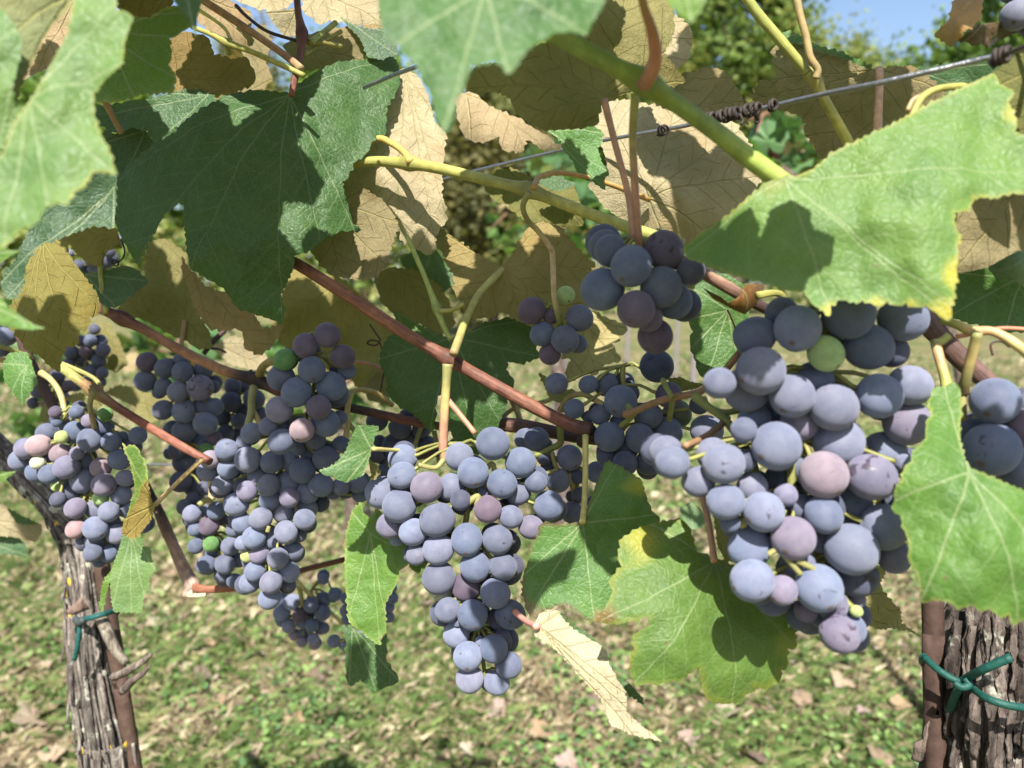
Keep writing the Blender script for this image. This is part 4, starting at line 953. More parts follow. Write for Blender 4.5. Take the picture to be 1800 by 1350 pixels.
bunch('large sunlit bunch of blue grey grapes left of the middle, long and tapering', [
    (R3, [(655, 305, 103, 'l'), (490, 232, 88, 'l'), (358, 305, 75, 'k'), (1088, 392, 102, 'b'), (685, 95, 82, 'l'), (340, 395, 85, 'l'), (505, 375, 85, 'l'), (460, 505, 85, 'l'), (650, 555, 82, 'p'), (820, 505, 88, 'l'), (970, 495, 98, 'l'), (845, 325, 90, 'b'), (985, 315, 82, 'l'), (1275, 300, 105, 'b'), (1235, 505, 95, 'b'), (1130, 565, 88, 'l'), (985, 610, 78, 'p'), (565, 660, 95, 'l'), (830, 620, 85, 'l'), (740, 440, 85, 'l'), (670, 360, 90, 'l'), (630, 165, 62, 'l'), (1140, 270, 68, 'b'), (1190, 150, 80, 'b'),
          (940, 720, 90, 'l'), (758, 773, 90, 'l'), (1115, 695, 92, 'l'), (958, 880, 92, 'l'), (705, 922, 92, 'l'), (612, 810, 80, 'l'), (860, 930, 85, 'l'), (1105, 780, 85, 'l'), (1230, 650, 72, 'bd'), (893, 1087, 85, 'l'), (745, 1055, 75, 'p'), (655, 1065, 55, 'y'), (620, 965, 65, 'l'), (1015, 1025, 78, 'b', .6), (712, 1190, 82, 'l'), (840, 1275, 90, 'l'), (980, 1190, 85, 'l'), (670, 1280, 82, 'l'), (827, 1400, 88, 'l'), (1060, 900, 60, 'bd'), (970, 1285, 62, 'bd'),
          (1050, 215, 60, 'b'), (1390, 520, 70, 'b'), (1330, 575, 50, 'b'), (1520, 490, 80, 'b'), (1545, 580, 65, 'b'), (1280, 205, 50, 'b'), (1395, 185, 70, 'b')])],
    .485, .8, [([(446, 680), (442, 700), (441, 725), (435, 750)], (.515, .50), 6.5, YG), ([(443, 722), (452, 735), (458, 748)], (.512, .50), 5, (.36, .26, .1)), ([(470, 935), (473, 925)], (.48, .48), 3.5, YG)], shape=.012)
bunch('dark shaded bunch with a green grape, low at the left behind the large sunlit bunch', [
    (R3, [(405, 712, 72, 'b'), (215, 735, 72, 'l'), (350, 828, 80, 'r'), (205, 775, 62, 'l'), (240, 858, 56, 'b'), (365, 975, 62, 'G'), (245, 990, 62, 'b'), (475, 1135, 78, 'b'), (325, 1140, 75, 'b'), (520, 990, 75, 'b'), (545, 860, 60, 'b'), (370, 1035, 55, 'b'), (455, 780, 50, 'r'), (550, 1265, 60, 'b'), (580, 1100, 60, 'b'), (455, 1215, 65, 'b'), (465, 1262, 55, 'r'), (300, 905, 45, 'b'), (155, 685, 60, 'bd'), (320, 715, 50, 'b'), (520, 790, 45, 'r')])],
    .535, .4, [([(371, 842), (372, 860), (372, 878)], (.53, .53), 6, [(.45, .35, .2)]*3), ([(374, 878), (360, 880), (349, 888)], (.53, .525), 5, YG)], shape=.008)
bunch('blue bunch with scarred grapes hanging behind the left cane, upper left', [
    (R2, [(570, 530, 85, 's', 1.2), (452, 428, 67, 'b', .9), (425, 558, 70, 'l'), (337, 405, 66, 'b'), (220, 362, 67, 'r'), (208, 487, 70, 'b'), (330, 525, 58, 'b'), (462, 685, 77, 'l', .8), (597, 645, 68, 'l', .5), (605, 768, 78, 'l'), (462, 818, 77, 'l', .3), (325, 678, 67, 'b', .5), (590, 412, 62, 'b'), (440, 355, 50, 'b'), (655, 525, 45, 'b'), (300, 560, 45, 'b'), (385, 790, 45, 'b'), (545, 870, 65, 'b'), (665, 655, 58, 'b'), (665, 865, 48, 'r'), (610, 940, 45, 'G'), (420, 940, 60, 'bd'), (465, 1020, 75, 'bd'), (375, 960, 45, 'bd'), (440, 1150, 70, 'bd'), (515, 1190, 55, 'bd'), (545, 1100, 55, 'bd'), (605, 1190, 50, 'bd'), (530, 1270, 55, 'bd'), (465, 1315, 50, 'bd'), (355, 850, 40, 'bd')])],
    .565, .4, shape=.008)
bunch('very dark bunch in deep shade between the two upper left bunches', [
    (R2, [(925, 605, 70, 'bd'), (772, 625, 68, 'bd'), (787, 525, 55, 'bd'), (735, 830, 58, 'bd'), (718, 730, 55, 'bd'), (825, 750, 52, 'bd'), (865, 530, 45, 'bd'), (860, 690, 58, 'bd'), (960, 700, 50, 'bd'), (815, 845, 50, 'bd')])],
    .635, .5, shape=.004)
bunch('leftmost bunch of mixed lilac, pink, blue and green grapes in front of the left trunk', [
    (R1, [(710, 330, 95, 'b'), (305, 375, 90, 'q'), (487, 308, 52, 'y'), (598, 265, 88, 'b'), (205, 400, 85, 'p'), (527, 545, 95, 'p'), (678, 478, 88, 'b'), (480, 440, 80, 'k'), (655, 655, 95, 'l'), (820, 685, 92, 'p'), (945, 485, 85, 'b'), (880, 345, 75, 'b'), (160, 492, 85, 'l'), (798, 550, 80, 'k'), (958, 762, 80, 'l'), (990, 632, 68, 'p'), (795, 790, 62, 'g'), (862, 898, 80, 'l'), (597, 870, 82, 'p'), (755, 1030, 95, 'l'), (920, 1075, 80, 'l'), (600, 1035, 75, 'q'), (755, 880, 78, 'l'), (1010, 880, 70, 'l'),
          (545, 215, 80, 'b'), (370, 275, 80, 'b'), (300, 510, 55, 'w'), (370, 480, 62, 'p'), (300, 580, 90, 'b'), (395, 600, 80, 'b'), (610, 435, 55, 'p'), (560, 740, 75, 'bd'), (530, 650, 60, 'l'), (455, 690, 50, 'g'), (695, 760, 60, 'b'), (890, 980, 60, 'p'), (735, 1225, 72, 'b'), (855, 1230, 68, 'b'), (750, 1130, 75, 'l'), (820, 1140, 60, 'l'), (640, 1120, 40, 'b'), (785, 1285, 55, 'b'), (945, 1165, 40, 'b'), (832, 130, 57, 'G'), (700, 180, 55, 'p'), (810, 215, 85, 'b'), (605, 110, 55, 'b'), (440, 110, 50, 'r'), (970, 305, 45, 'b'), (1090, 295, 70, 'b', .3), (1050, 385, 68, 'bd'), (450, 190, 40, 'b'), (460, 800, 60, 'bd'), (520, 815, 55, 'bd'), (1140, 1020, 48, 'bd')])],
    .52, .5, [([(163, 690), (158, 712), (162, 735), (168, 758)], (.47, .525), 4.5, [YG, YG, (.3, .22, .08), (.3, .22, .08)]), ([(72, 655), (90, 668), (105, 690), (112, 715), (113, 740)], (.55, .535), 5, [(.36, .30, .12)]*5)], shape=.012)
bunch('small tight bunch low in the gap under the large sunlit bunch, above the grass', [
    (R4, [(970, 862, 56, 'r'), (915, 765, 62, 'l'), (838, 845, 62, 'l'), (1055, 785, 58, 'b'), (890, 945, 52, 'l'), (995, 915, 50, 'b'), (1065, 940, 52, 'b'), (1145, 845, 60, 'b'), (1130, 960, 50, 'b'), (1010, 1000, 48, 'b'), (1075, 1045, 46, 'l'), (935, 1010, 45, 'k'), (990, 1065, 40, 'k'), (1085, 1085, 42, 'k'), (835, 740, 50, 'l'), (1150, 745, 58, 'b'), (1150, 590, 42, 'b'), (1240, 705, 52, 'b'), (830, 890, 45, 'l'), (1040, 850, 50, 'bd')])],
    .66, .5, [([(525, 1030), (530, 1050), (531, 1065)], (.65, .66), 4, YG), ([(520, 1020), (545, 1045), (580, 1075), (612, 1105)], (.64, .70), 3.5, (.36, .32, .14))], shape=.006)
bunch('grape bunch mostly hidden behind the bright puckered leaf, lower centre left', [
    (R4, [(1325, 735, 45, 'b'), (1325, 830, 50, 'b'), (1335, 890, 45, 'b'), (1670, 735, 45, 'b'), (1665, 655, 40, 'b'), (1640, 800, 45, 'b'), (1640, 875, 45, 'b'), (1405, 985, 50, 'l'), (1480, 1030, 40, 'l'), (1230, 1060, 50, 'l'), (1305, 1080, 42, 'l'), (1400, 850, 55, 'b'), (1500, 800, 55, 'b'), (1550, 900, 55, 'b'), (1460, 920, 52, 'b'), (1430, 740, 50, 'b'), (1560, 740, 50, 'b')])],
    .62, .2, shape=.004)
bunch('dark blue bunch cut by the right edge, behind the bright green leaf', [
    (B5, [(747, 765, 122, 'b'), (730, 1020, 140, 'b', .3), (890, 900, 95, 'r'), (630, 935, 82, 'b'), (860, 1120, 105, 'b'), (960, 1040, 110, 'b'), (830, 1230, 90, 'b'), (960, 800, 90, 'b')])],
    .30, .4, [([(1692, 690), (1698, 665), (1708, 625), (1718, 585)], (.315, .30), 9, [RB, YG, (.42, .33, .13), YG])], shape=.0)
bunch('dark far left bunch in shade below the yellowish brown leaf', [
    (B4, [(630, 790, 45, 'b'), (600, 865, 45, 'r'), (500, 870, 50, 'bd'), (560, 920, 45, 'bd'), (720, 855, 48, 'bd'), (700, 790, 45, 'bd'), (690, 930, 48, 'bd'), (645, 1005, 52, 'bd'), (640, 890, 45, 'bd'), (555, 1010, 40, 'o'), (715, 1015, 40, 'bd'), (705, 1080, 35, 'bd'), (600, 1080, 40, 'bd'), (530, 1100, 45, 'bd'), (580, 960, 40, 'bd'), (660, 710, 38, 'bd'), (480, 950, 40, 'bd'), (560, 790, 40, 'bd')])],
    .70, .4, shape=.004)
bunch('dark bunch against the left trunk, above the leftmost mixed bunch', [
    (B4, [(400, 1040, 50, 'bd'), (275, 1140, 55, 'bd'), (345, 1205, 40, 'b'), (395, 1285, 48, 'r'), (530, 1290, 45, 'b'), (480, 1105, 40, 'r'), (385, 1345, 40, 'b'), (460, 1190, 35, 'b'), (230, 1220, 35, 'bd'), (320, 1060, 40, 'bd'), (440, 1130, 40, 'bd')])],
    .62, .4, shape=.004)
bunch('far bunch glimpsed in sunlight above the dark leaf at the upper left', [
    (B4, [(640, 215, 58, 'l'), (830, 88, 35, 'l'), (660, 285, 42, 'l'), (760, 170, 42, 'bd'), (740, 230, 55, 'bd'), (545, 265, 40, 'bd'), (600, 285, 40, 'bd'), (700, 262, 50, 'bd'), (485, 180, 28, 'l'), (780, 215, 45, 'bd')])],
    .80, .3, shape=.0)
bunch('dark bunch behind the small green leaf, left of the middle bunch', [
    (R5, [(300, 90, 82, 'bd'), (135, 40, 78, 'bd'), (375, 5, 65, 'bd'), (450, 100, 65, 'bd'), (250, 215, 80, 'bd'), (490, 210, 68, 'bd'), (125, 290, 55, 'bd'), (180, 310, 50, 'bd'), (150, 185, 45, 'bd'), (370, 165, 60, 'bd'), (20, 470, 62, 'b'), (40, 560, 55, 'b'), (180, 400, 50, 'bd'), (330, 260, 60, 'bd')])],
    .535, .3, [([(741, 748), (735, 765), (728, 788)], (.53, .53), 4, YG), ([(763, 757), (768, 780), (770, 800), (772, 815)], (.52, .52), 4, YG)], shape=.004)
bunch('grapes at the very left edge, half hidden by leaves', [
    (B4, [(45, 755, 70, 'b'), (-35, 720, 60, 'b'), (-20, 820, 60, 'bd'), (30, 860, 40, 'bd'), (-40, 900, 50, 'b')])],
    .60, .2, shape=.0)
bunch('grapes at the upper right corner beside the orange dry leaf', [
    (K3, [(1760, 80, 78, 'l'), (1830, 10, 75, 'b'), (1850, 130, 70, 'b'), (1740, -60, 70, 'b')])],
    .36, .2, shape=.0)
# ------------------------------------------------------------------ canes, shoots, wires
def cane(name, label, cat, pts, ds, r, cols, mat=M_CANE, lump=.05, group=None, nodes=(), seg=12, extra=()):
    """pts in photo pixels, depth ds (one pair or a list); nodes: indices that swell"""
    n = len(pts)
    dd = list(ds) if len(ds) == n else [ds[0]+(ds[1]-ds[0])*i/(n-1) for i in range(n)]
    rr = r if isinstance(r, (list, tuple)) else [r]*n
    p3, r3, c3 = [], [], []
    cols = cols if isinstance(cols[0], (list, tuple)) else [cols]*n
    for i in range(n):
        p = P(pts[i][0], pts[i][1], dd[i]); R = rr[i]*dd[i]/FPX
        if i in nodes and 0 < i < n-1:
            a = P(pts[i-1][0], pts[i-1][1], dd[i-1]); b = P(pts[i+1][0], pts[i+1][1], dd[i+1])
            for q, f in ((a, 1.0), (p, 1.42), (b, 1.0)):
                pos = p if q is p else p+(q-p).normalized()*R*2.6
                p3.append(pos); r3.append(R*f); c3.append([x*.75 for x in cols[i]] if q is p else cols[i])
        else:
            p3.append(p); r3.append(R); c3.append(cols[i])
    tb = Tubes()
    tb.add(p3, r3, c3, seg, 6, lump)
    for (sp, sd, sr, sc) in extra:
        m = len(sp)
        tb.add([P(q[0], q[1], sd[0]+(sd[1]-sd[0])*i/(m-1)) for i, q in enumerate(sp)], [sr*(sd[0]+(sd[1]-sd[0])*i/(m-1))/FPX*(1.25 if i == 0 else 1) for i in range(m)], sc, 9, 6, .05)
    o = tb.build(name, mat)
    return tag(o, label, cat, group)
RBR = (.15, .06, .036); DBR = (.06, .034, .027); TBR = (.26, .15, .08); LG = (.19, .25, .06); YGN = (.29, .28, .075)
cane('vine_shoot', 'thick green shoot slanting down from the blurred top leaf to the big pale leaf', 'vine shoot', [(900, 20), (965, 55), (1045, 98), (1132, 145), (1200, 190), (1260, 233), (1320, 280), (1440, 368)], (.268, .292), [15, 16, 16, 17, 15, 16, 17, 19], [LG, (.20, .27, .06), LG, (.2, .26, .05), (.2, .27, .06), LG, (.26, .34, .07), (.34, .40, .1)], M_STEM, .05, 'vine shoots', nodes=(3,), seg=16)
cane('leaf_stalk', 'curved reddish brown leaf stalk rising from the node of the thick green shoot', 'leaf stalk', [(1122, -30), (1133, 15), (1146, 55), (1152, 95), (1146, 125), (1130, 152)], (.235, .262), [7, 8, 10, 12, 13, 13], [(.33, .22, .08), (.36, .2, .09), (.38, .17, .10), (.40, .17, .11), (.38, .17, .1), (.3, .15, .08)], M_STEM, .04, 'leaf stalks')
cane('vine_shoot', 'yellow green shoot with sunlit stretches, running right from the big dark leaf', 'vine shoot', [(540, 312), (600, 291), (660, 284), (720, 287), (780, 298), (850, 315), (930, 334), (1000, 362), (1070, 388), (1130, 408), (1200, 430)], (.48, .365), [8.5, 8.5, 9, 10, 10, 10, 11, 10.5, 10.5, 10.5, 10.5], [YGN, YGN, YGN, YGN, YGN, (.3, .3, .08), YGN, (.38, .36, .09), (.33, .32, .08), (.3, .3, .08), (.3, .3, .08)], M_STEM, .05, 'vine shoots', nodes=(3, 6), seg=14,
    extra=[([(722, 285), (710, 268), (690, 253), (662, 244), (620, 268), (590, 285)], (.44, .48), 6, (.36, .28, .08))])
cane('vine_cane', 'thick reddish brown cane slanting down through the centre of the picture', 'vine cane', [(440, 425), (520, 463), (600, 513), (690, 572), (787, 630), (860, 672), (940, 716), (1000, 745), (1040, 756)], (.452, .425), [9, 10, 11, 11.5, 11.5, 11.5, 12, 12, 14], [RBR, RBR, (.23, .10, .055), (.25, .11, .06), RBR, (.17, .075, .05), (.2, .085, .05), (.17, .07, .05), DBR], M_CANE, .06, 'vine canes', nodes=(4,), seg=16)
cane('vine_cane', 'brown cane with a sunlit orange stretch, crossing the left half', 'vine cane', [(172, 540), (215, 560), (255, 580), (320, 617), (390, 650), (450, 668), (495, 690), (560, 706), (640, 722), (720, 740), (790, 752)], (.545, .50), [9, 9.5, 8.5, 9, 9, 10, 9, 8, 8, 8, 7], [RBR, RBR, (.2, .09, .05), (.34, .17, .09), (.36, .19, .10), DBR, RBR, DBR, DBR, RBR, RBR], M_CANE, .06, 'vine canes', nodes=(1, 5), seg=14,  # sunlit stretch is put into the colour as a lighter orange brown
    extra=[([(188, 552), (182, 520), (178, 480), (178, 452), (188, 436), (212, 432)], (.54, .53), 5, (.28, .30, .08)), ([(445, 668), (442, 655), (440, 650)], (.53, .53), 3, DBR)])
cane('vine_cane', 'slim red brown cane at the left running down to the large sunlit bunch', 'vine cane', [(100, 640), (130, 662), (165, 688), (210, 718), (265, 752), (320, 785), (370, 812)], (.505, .475), [7, 8, 9, 7.5, 7.5, 7.5, 7], [(.33, .33, .1), (.33, .33, .1), (.26, .17, .07), RBR, (.27, .10, .06), (.28, .11, .07), RBR], M_CANE, .06, 'vine canes', nodes=(2,),
    extra=[([(108, 640), (135, 650), (165, 665), (178, 682), (170, 690)], (.505, .50), 4, (.33, .30, .1))])
cane('vine_cane', 'dark brown vine arm at the far left, in shade', 'vine cane', [(35, 590), (48, 625), (75, 680), (105, 735), (125, 770)], (.60, .60), [8, 9, 9, 8, 8], DBR, M_CANE, .1, 'vine canes',
    extra=[([(-20, 604), (20, 615), (55, 628)], (.57, .595), 4, YGN), ([(-20, 628), (20, 636), (52, 645)], (.57, .595), 4.5, (.42, .33, .13))])
cane('vine_cane', 'grey brown old cane low at the left with a knobbly end above the grass', 'vine cane', [(255, 850), (272, 885), (292, 930), (312, 975), (328, 1010), (338, 1030), (336, 1046)], (.60, .58), [7, 8, 9.5, 10, 11, 15, 11], [DBR, DBR, (.22, .13, .09), (.33, .22, .16), (.35, .24, .18), (.33, .25, .19), (.4, .33, .25)], M_CANE, .16, 'vine canes', seg=14,
    extra=[([(338, 1032), (360, 1036), (400, 1034), (440, 1030)], (.58, .585), 7, (.28, .11, .06)), ([(440, 1030), (480, 1018), (540, 1000), (612, 982)], (.585, .60), 5, RBR), ([(338, 1040), (330, 1046), (345, 1047), (362, 1046)], (.575, .575), 4, (.5, .46, .3)), ([(336, 1030), (327, 1040), (325, 1048)], (.578, .578), 5, (.33, .25, .2))])
cane('vine_cane', 'dark horizontal vine arm behind the bunches, right of centre', 'vine cane', [(700, 805), (780, 790), (850, 748), (900, 748), (960, 757), (1010, 768), (1060, 772), (1120, 780)], (.52, .47), [9, 9, 12, 13, 12, 11, 12, 10], [DBR, DBR, (.1, .055, .04), (.13, .07, .05), DBR, DBR, DBR, DBR], M_CANE, .16, 'vine canes', extra=[([(915, 745), (910, 725), (900, 705)], (.50, .51), 5, (.25, .2, .08)), ([(1040, 756), (1030, 768), (1022, 778)], (.43, .44), 11, DBR), ([(860, 765), (900, 720), (960, 705), (990, 690)], (.52, .53), 4, (.3, .26, .1))])
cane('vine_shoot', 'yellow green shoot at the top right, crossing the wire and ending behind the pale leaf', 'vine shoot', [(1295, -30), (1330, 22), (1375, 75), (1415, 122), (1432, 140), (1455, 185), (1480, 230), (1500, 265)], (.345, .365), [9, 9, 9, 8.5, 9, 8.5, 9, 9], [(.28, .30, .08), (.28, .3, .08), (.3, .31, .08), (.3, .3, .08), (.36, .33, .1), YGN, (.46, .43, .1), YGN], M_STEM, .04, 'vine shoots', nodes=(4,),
    extra=[([(1395, -30), (1405, 20), (1417, 65), (1424, 100), (1437, 122), (1434, 138)], (.345, .35), 6.5, (.30, .23, .10))])
cane('leaf_stalk', 'short yellow leaf stalk hooking over the top rim of the big pale leaf', 'leaf stalk', [(1715, 150), (1680, 152), (1650, 156), (1625, 168), (1612, 185), (1600, 212)], (.30, .29), [6, 6, 6, 6.5, 6, 6], YGN, M_STEM, .05, 'leaf stalks', extra=[([(1622, 168), (1605, 176), (1595, 195)], (.295, .295), 4, (.4, .25, .13))])
cane('vine_shoot', 'yellow branching shoot right of the big bunch, with reddish tendrils', 'vine shoot', [(1655, 562), (1680, 570), (1710, 582), (1745, 583), (1785, 605), (1830, 640)], (.315, .295), [7.5, 8, 9, 8, 9, 9], [YGN, YGN, (.42, .30, .13), (.42, .27, .13), (.40, .32, .12), YGN], M_STEM, .06, 'vine shoots',
    extra=[([(1667, 690), (1660, 660), (1650, 625), (1645, 605)], (.30, .31), 8.5, [YGN, YGN, (.4, .24, .13), (.33, .3, .1)]), ([(1680, 592), (1720, 585), (1760, 577), (1820, 580)], (.31, .30), 3.5, (.42, .18, .1)), ([(1640, 605), (1655, 600), (1668, 590)], (.312, .312), 7, (.36, .36, .1)), ([(1745, 625), (1742, 605), (1760, 600), (1775, 610)], (.32, .32), 2, DBR), ([(1690, 690), (1696, 740), (1720, 735)], (.315, .315), 6, (.3, .27, .1))])
cane('vine_cane', 'dark brown old vine arm behind the shoots at the right', 'vine cane', [(1560, 520), (1612, 545), (1650, 590), (1700, 640), (1760, 690), (1830, 740)], (.36, .345), [14, 20, 17, 18, 18, 19], [(.12, .06, .05), (.16, .10, .08), (.13, .075, .06), (.12, .07, .055), (.12, .07, .06), DBR], M_CANE, .25, 'vine canes', seg=16)
cane('vine_cane', 'brown cane passing behind the big pale leaf at the right', 'vine cane', [(1195, 455), (1235, 480), (1280, 505), (1330, 535), (1400, 565)], (.355, .36), [9, 10, 11, 10, 9], [(.24, .15, .10), (.27, .17, .11), (.24, .14, .1), DBR, DBR], M_CANE, .08, 'vine canes', extra=[([(1330, 520), (1360, 515), (1375, 520), (1380, 535)], (.345, .35), 6, YGN)])
cane('vine_cane', 'reddish tan cane slanting down at the top left corner of the gap', 'vine cane', [(340, -10), (375, 12), (430, 48), (480, 82), (512, 106), (530, 122)], (.44, .43), [6, 6.5, 6.5, 6, 6.5, 7], [(.38, .22, .13)]*4+[(.36, .2, .12), (.4, .3, .14)], M_CANE, .05, 'vine canes')
cane('vine_cane', 'dark upright reddish cane at the top, meeting the big dark leaf', 'vine cane', [(520, -30), (524, 20), (531, 60), (527, 100), (518, 140), (512, 168)], (.455, .432), [6, 6, 8, 6.5, 6, 5], [DBR, RBR, RBR, (.13, .06, .045), RBR, (.3, .12, .07)], M_CANE, .05, 'vine canes', nodes=(2,),
    extra=[([(415, 10), (435, 30), (470, 55), (522, 72)], (.47, .455), 3, DBR), ([(528, 78), (560, 74), (600, 82)], (.45, .47), 5, (.30, .27, .08)), ([(545, 75), (565, 60), (590, 40)], (.45, .47), 5, (.27, .3, .08)), ([(535, 95), (550, 85), (600, 55)], (.45, .47), 4, YGN)])
cane('vine_shoot', 'thin yellow green shoot at the top left, forking beside the dark upright cane', 'vine shoot', [(340, 48), (370, 60), (400, 76), (440, 90), (490, 112), (535, 133)], (.43, .42), [4, 4.5, 6, 5, 5, 4.5], YGN, M_STEM, .05, 'vine shoots', nodes=(2,), extra=[([(345, 15), (372, 32), (395, 50), (406, 70)], (.43, .43), 3, (.46, .44, .16)), ([(402, 80), (402, 96)], (.43, .43), 4.5, YGN)])
cane('leaf_stalk', 'brown leaf stalk under the yellow rim of the pale blurred leaf', 'leaf stalk', [(172, 160), (185, 180), (198, 205), (214, 234)], (.38, .40), [6, 6, 5, 5], (.26, .17, .08), M_STEM, .05, 'leaf stalks')
cane('vine_shoot', 'slim green shoot descending to the centre node with a side bud', 'vine shoot', [(715, 415), (735, 460), (752, 500), (768, 543), (780, 575), (793, 598)], (.46, .45), [4, 4.5, 4.5, 6, 5, 4.5], (.27, .32, .08), M_STEM, .05, 'vine shoots', nodes=(3,), extra=[([(772, 547), (795, 545), (816, 534)], (.45, .445), 4, YGN)])
cane('leaf_stalk', 'green and brown leaf stalk rising from the node of the thick central cane', 'leaf stalk', [(797, 622), (808, 592), (820, 560), (840, 520), (862, 495), (884, 474)], (.42, .473), [8, 7.5, 7, 6.5, 6.5, 6.5], [(.26, .2, .08), (.27, .24, .08), YGN, YGN, (.36, .34, .1), YGN], M_STEM, .05, 'leaf stalks')
cane('leaf_stalk', 'thin reddish stalk behind the upper centre left bunch', 'leaf stalk', [(622, 636), (650, 640), (690, 656)], (.55, .55), [3, 3.5, 3.5], (.36, .19, .10), M_STEM, .05, 'leaf stalks')
cane('tendril', 'dark dry tendril looped in front of the olive leaf, left of the centre leaf', 'tendril', [(668, 690), (674, 660), (676, 640), (668, 604), (652, 598), (646, 604), (660, 607), (668, 598), (660, 585), (650, 570)], (.50, .52), 1.5, DBR, M_CANE, .05, 'dry tendrils', seg=6)
cane('tendril', 'dark curled tendril above the dark leaf at the left', 'tendril', [(213, 420), (219, 440), (215, 455), (203, 463), (197, 462), (200, 457), (208, 460), (206, 467), (199, 466)], (.53, .53), 1.4, (.03, .025, .02), M_CANE, .05, 'dry tendrils', seg=6)
cane('tendril', 'dry forked twig hanging in the gap behind the left cane', 'tendril', [(320, 588), (340, 592), (360, 605), (372, 612), (385, 614), (398, 620)], (.62, .63), [1.8, 2, 2.4, 3, 2, 1.8], DBR, M_CANE, .1, 'dry tendrils', seg=7, extra=[([(365, 610), (380, 595), (395, 581)], (.63, .64), 5, DBR), ([(365, 612), (358, 622)], (.63, .63), 4, DBR)])
cane('tendril', 'thin dark stalk falling from the dry brown leaf at the right', 'tendril', [(1279, 545), (1288, 565), (1294, 580), (1305, 605)], (.345, .37), 1.8, RBR, M_CANE, .05, 'dry tendrils', seg=6)

WC = (.33, .335, .35)
def wire(label, pts, ds, r, ring=None):
    n = len(pts)
    dd = [1/(1/ds[0]+(1/ds[1]-1/ds[0])*i/(n-1)) for i in range(n)]
    tb = Tubes()
    tb.add([P(p[0], p[1], d) for p, d in zip(pts, dd)], r, WC, 10, 2)
    return tag(tb.build('trellis_wire', M_WIRE), label, 'trellis wire', 'trellis wires')
wire('grey trellis wire slanting from the upper right edge down behind the leaves to the left', [(1850, 73), (1790, 89), (1550, 145), (1453, 164), (1333, 192), (1200, 222), (1060, 247), (990, 263), (840, 299), (777, 315), (600, 355)], (.265, .92), .0011)
wire('short piece of trellis wire between the big dark leaf and the blurred top leaf', [(640, 154), (697, 130), (737, 116), (800, 92)], (.42, .33), .0011)
wire('thin dark low trellis wire behind the leftmost bunch', [(200, 815), (260, 816), (310, 817), (400, 818), (560, 822)], (.74, .70), .0011)
def coil(label, a, b, d0, d1, turns, r, thick, jit, ends=()):
    tb = Tubes(); pts = []
    N = turns*10
    rng = random.Random(turns)
    A = P(a[0], a[1], d0); B = P(b[0], b[1], d1)
    ax = (B-A).normalized(); e1 = ax.orthogonal().normalized(); e2 = ax.cross(e1)
    for i in range(N+1):
        t = i/N; th = 2*math.pi*turns*t
        rr = r*(1+jit*noise.noise(Vector((t*9, turns, 0))))
        pts.append(A+(B-A)*(t+.03*noise.noise(Vector((t*14, 5., turns))))+e1*rr*math.cos(th)+e2*rr*math.sin(th))
    tb.add(pts, thick, (.045, .034, .028), 6, 2, .15)
    for e in ends:
        tb.add([P(*q) for q in e], thick*.8, (.045, .034, .028), 6, 4, .1)
    return tag(tb.build('tendril', M_CANE), label, 'tendril', 'dry tendrils')
coil('dark dry tendril wound tightly round the wire, upper right', (1240, 210), (1335, 190), .372, .345, 11, .0024, .0009, .5, ends=[[(1300, 200, .35), (1306, 212, .35), (1303, 219, .35)], [(1325, 200, .35), (1333, 212, .352), (1330, 216, .35)]])
coil('dark dry tendril loosely wound round the wire near the right edge', (1745, 102), (1775, 94), .275, .27, 3, .0022, .0010, .5, ends=[[(1748, 98, .275), (1745, 112, .275), (1748, 120, .275)], [(1768, 95, .268), (1800, 82, .262), (1840, 70, .255)]])
coil('small dark tendril ring on the wire left of the tight coil', (1355, 187), (1362, 184), .342, .34, 2, .0021, .0008, .3)
coil('tiny dark tendril ring on the wire above the sunlit tan leaf', (1160, 231), (1170, 228), .41, .40, 2, .0022, .0007, .3)

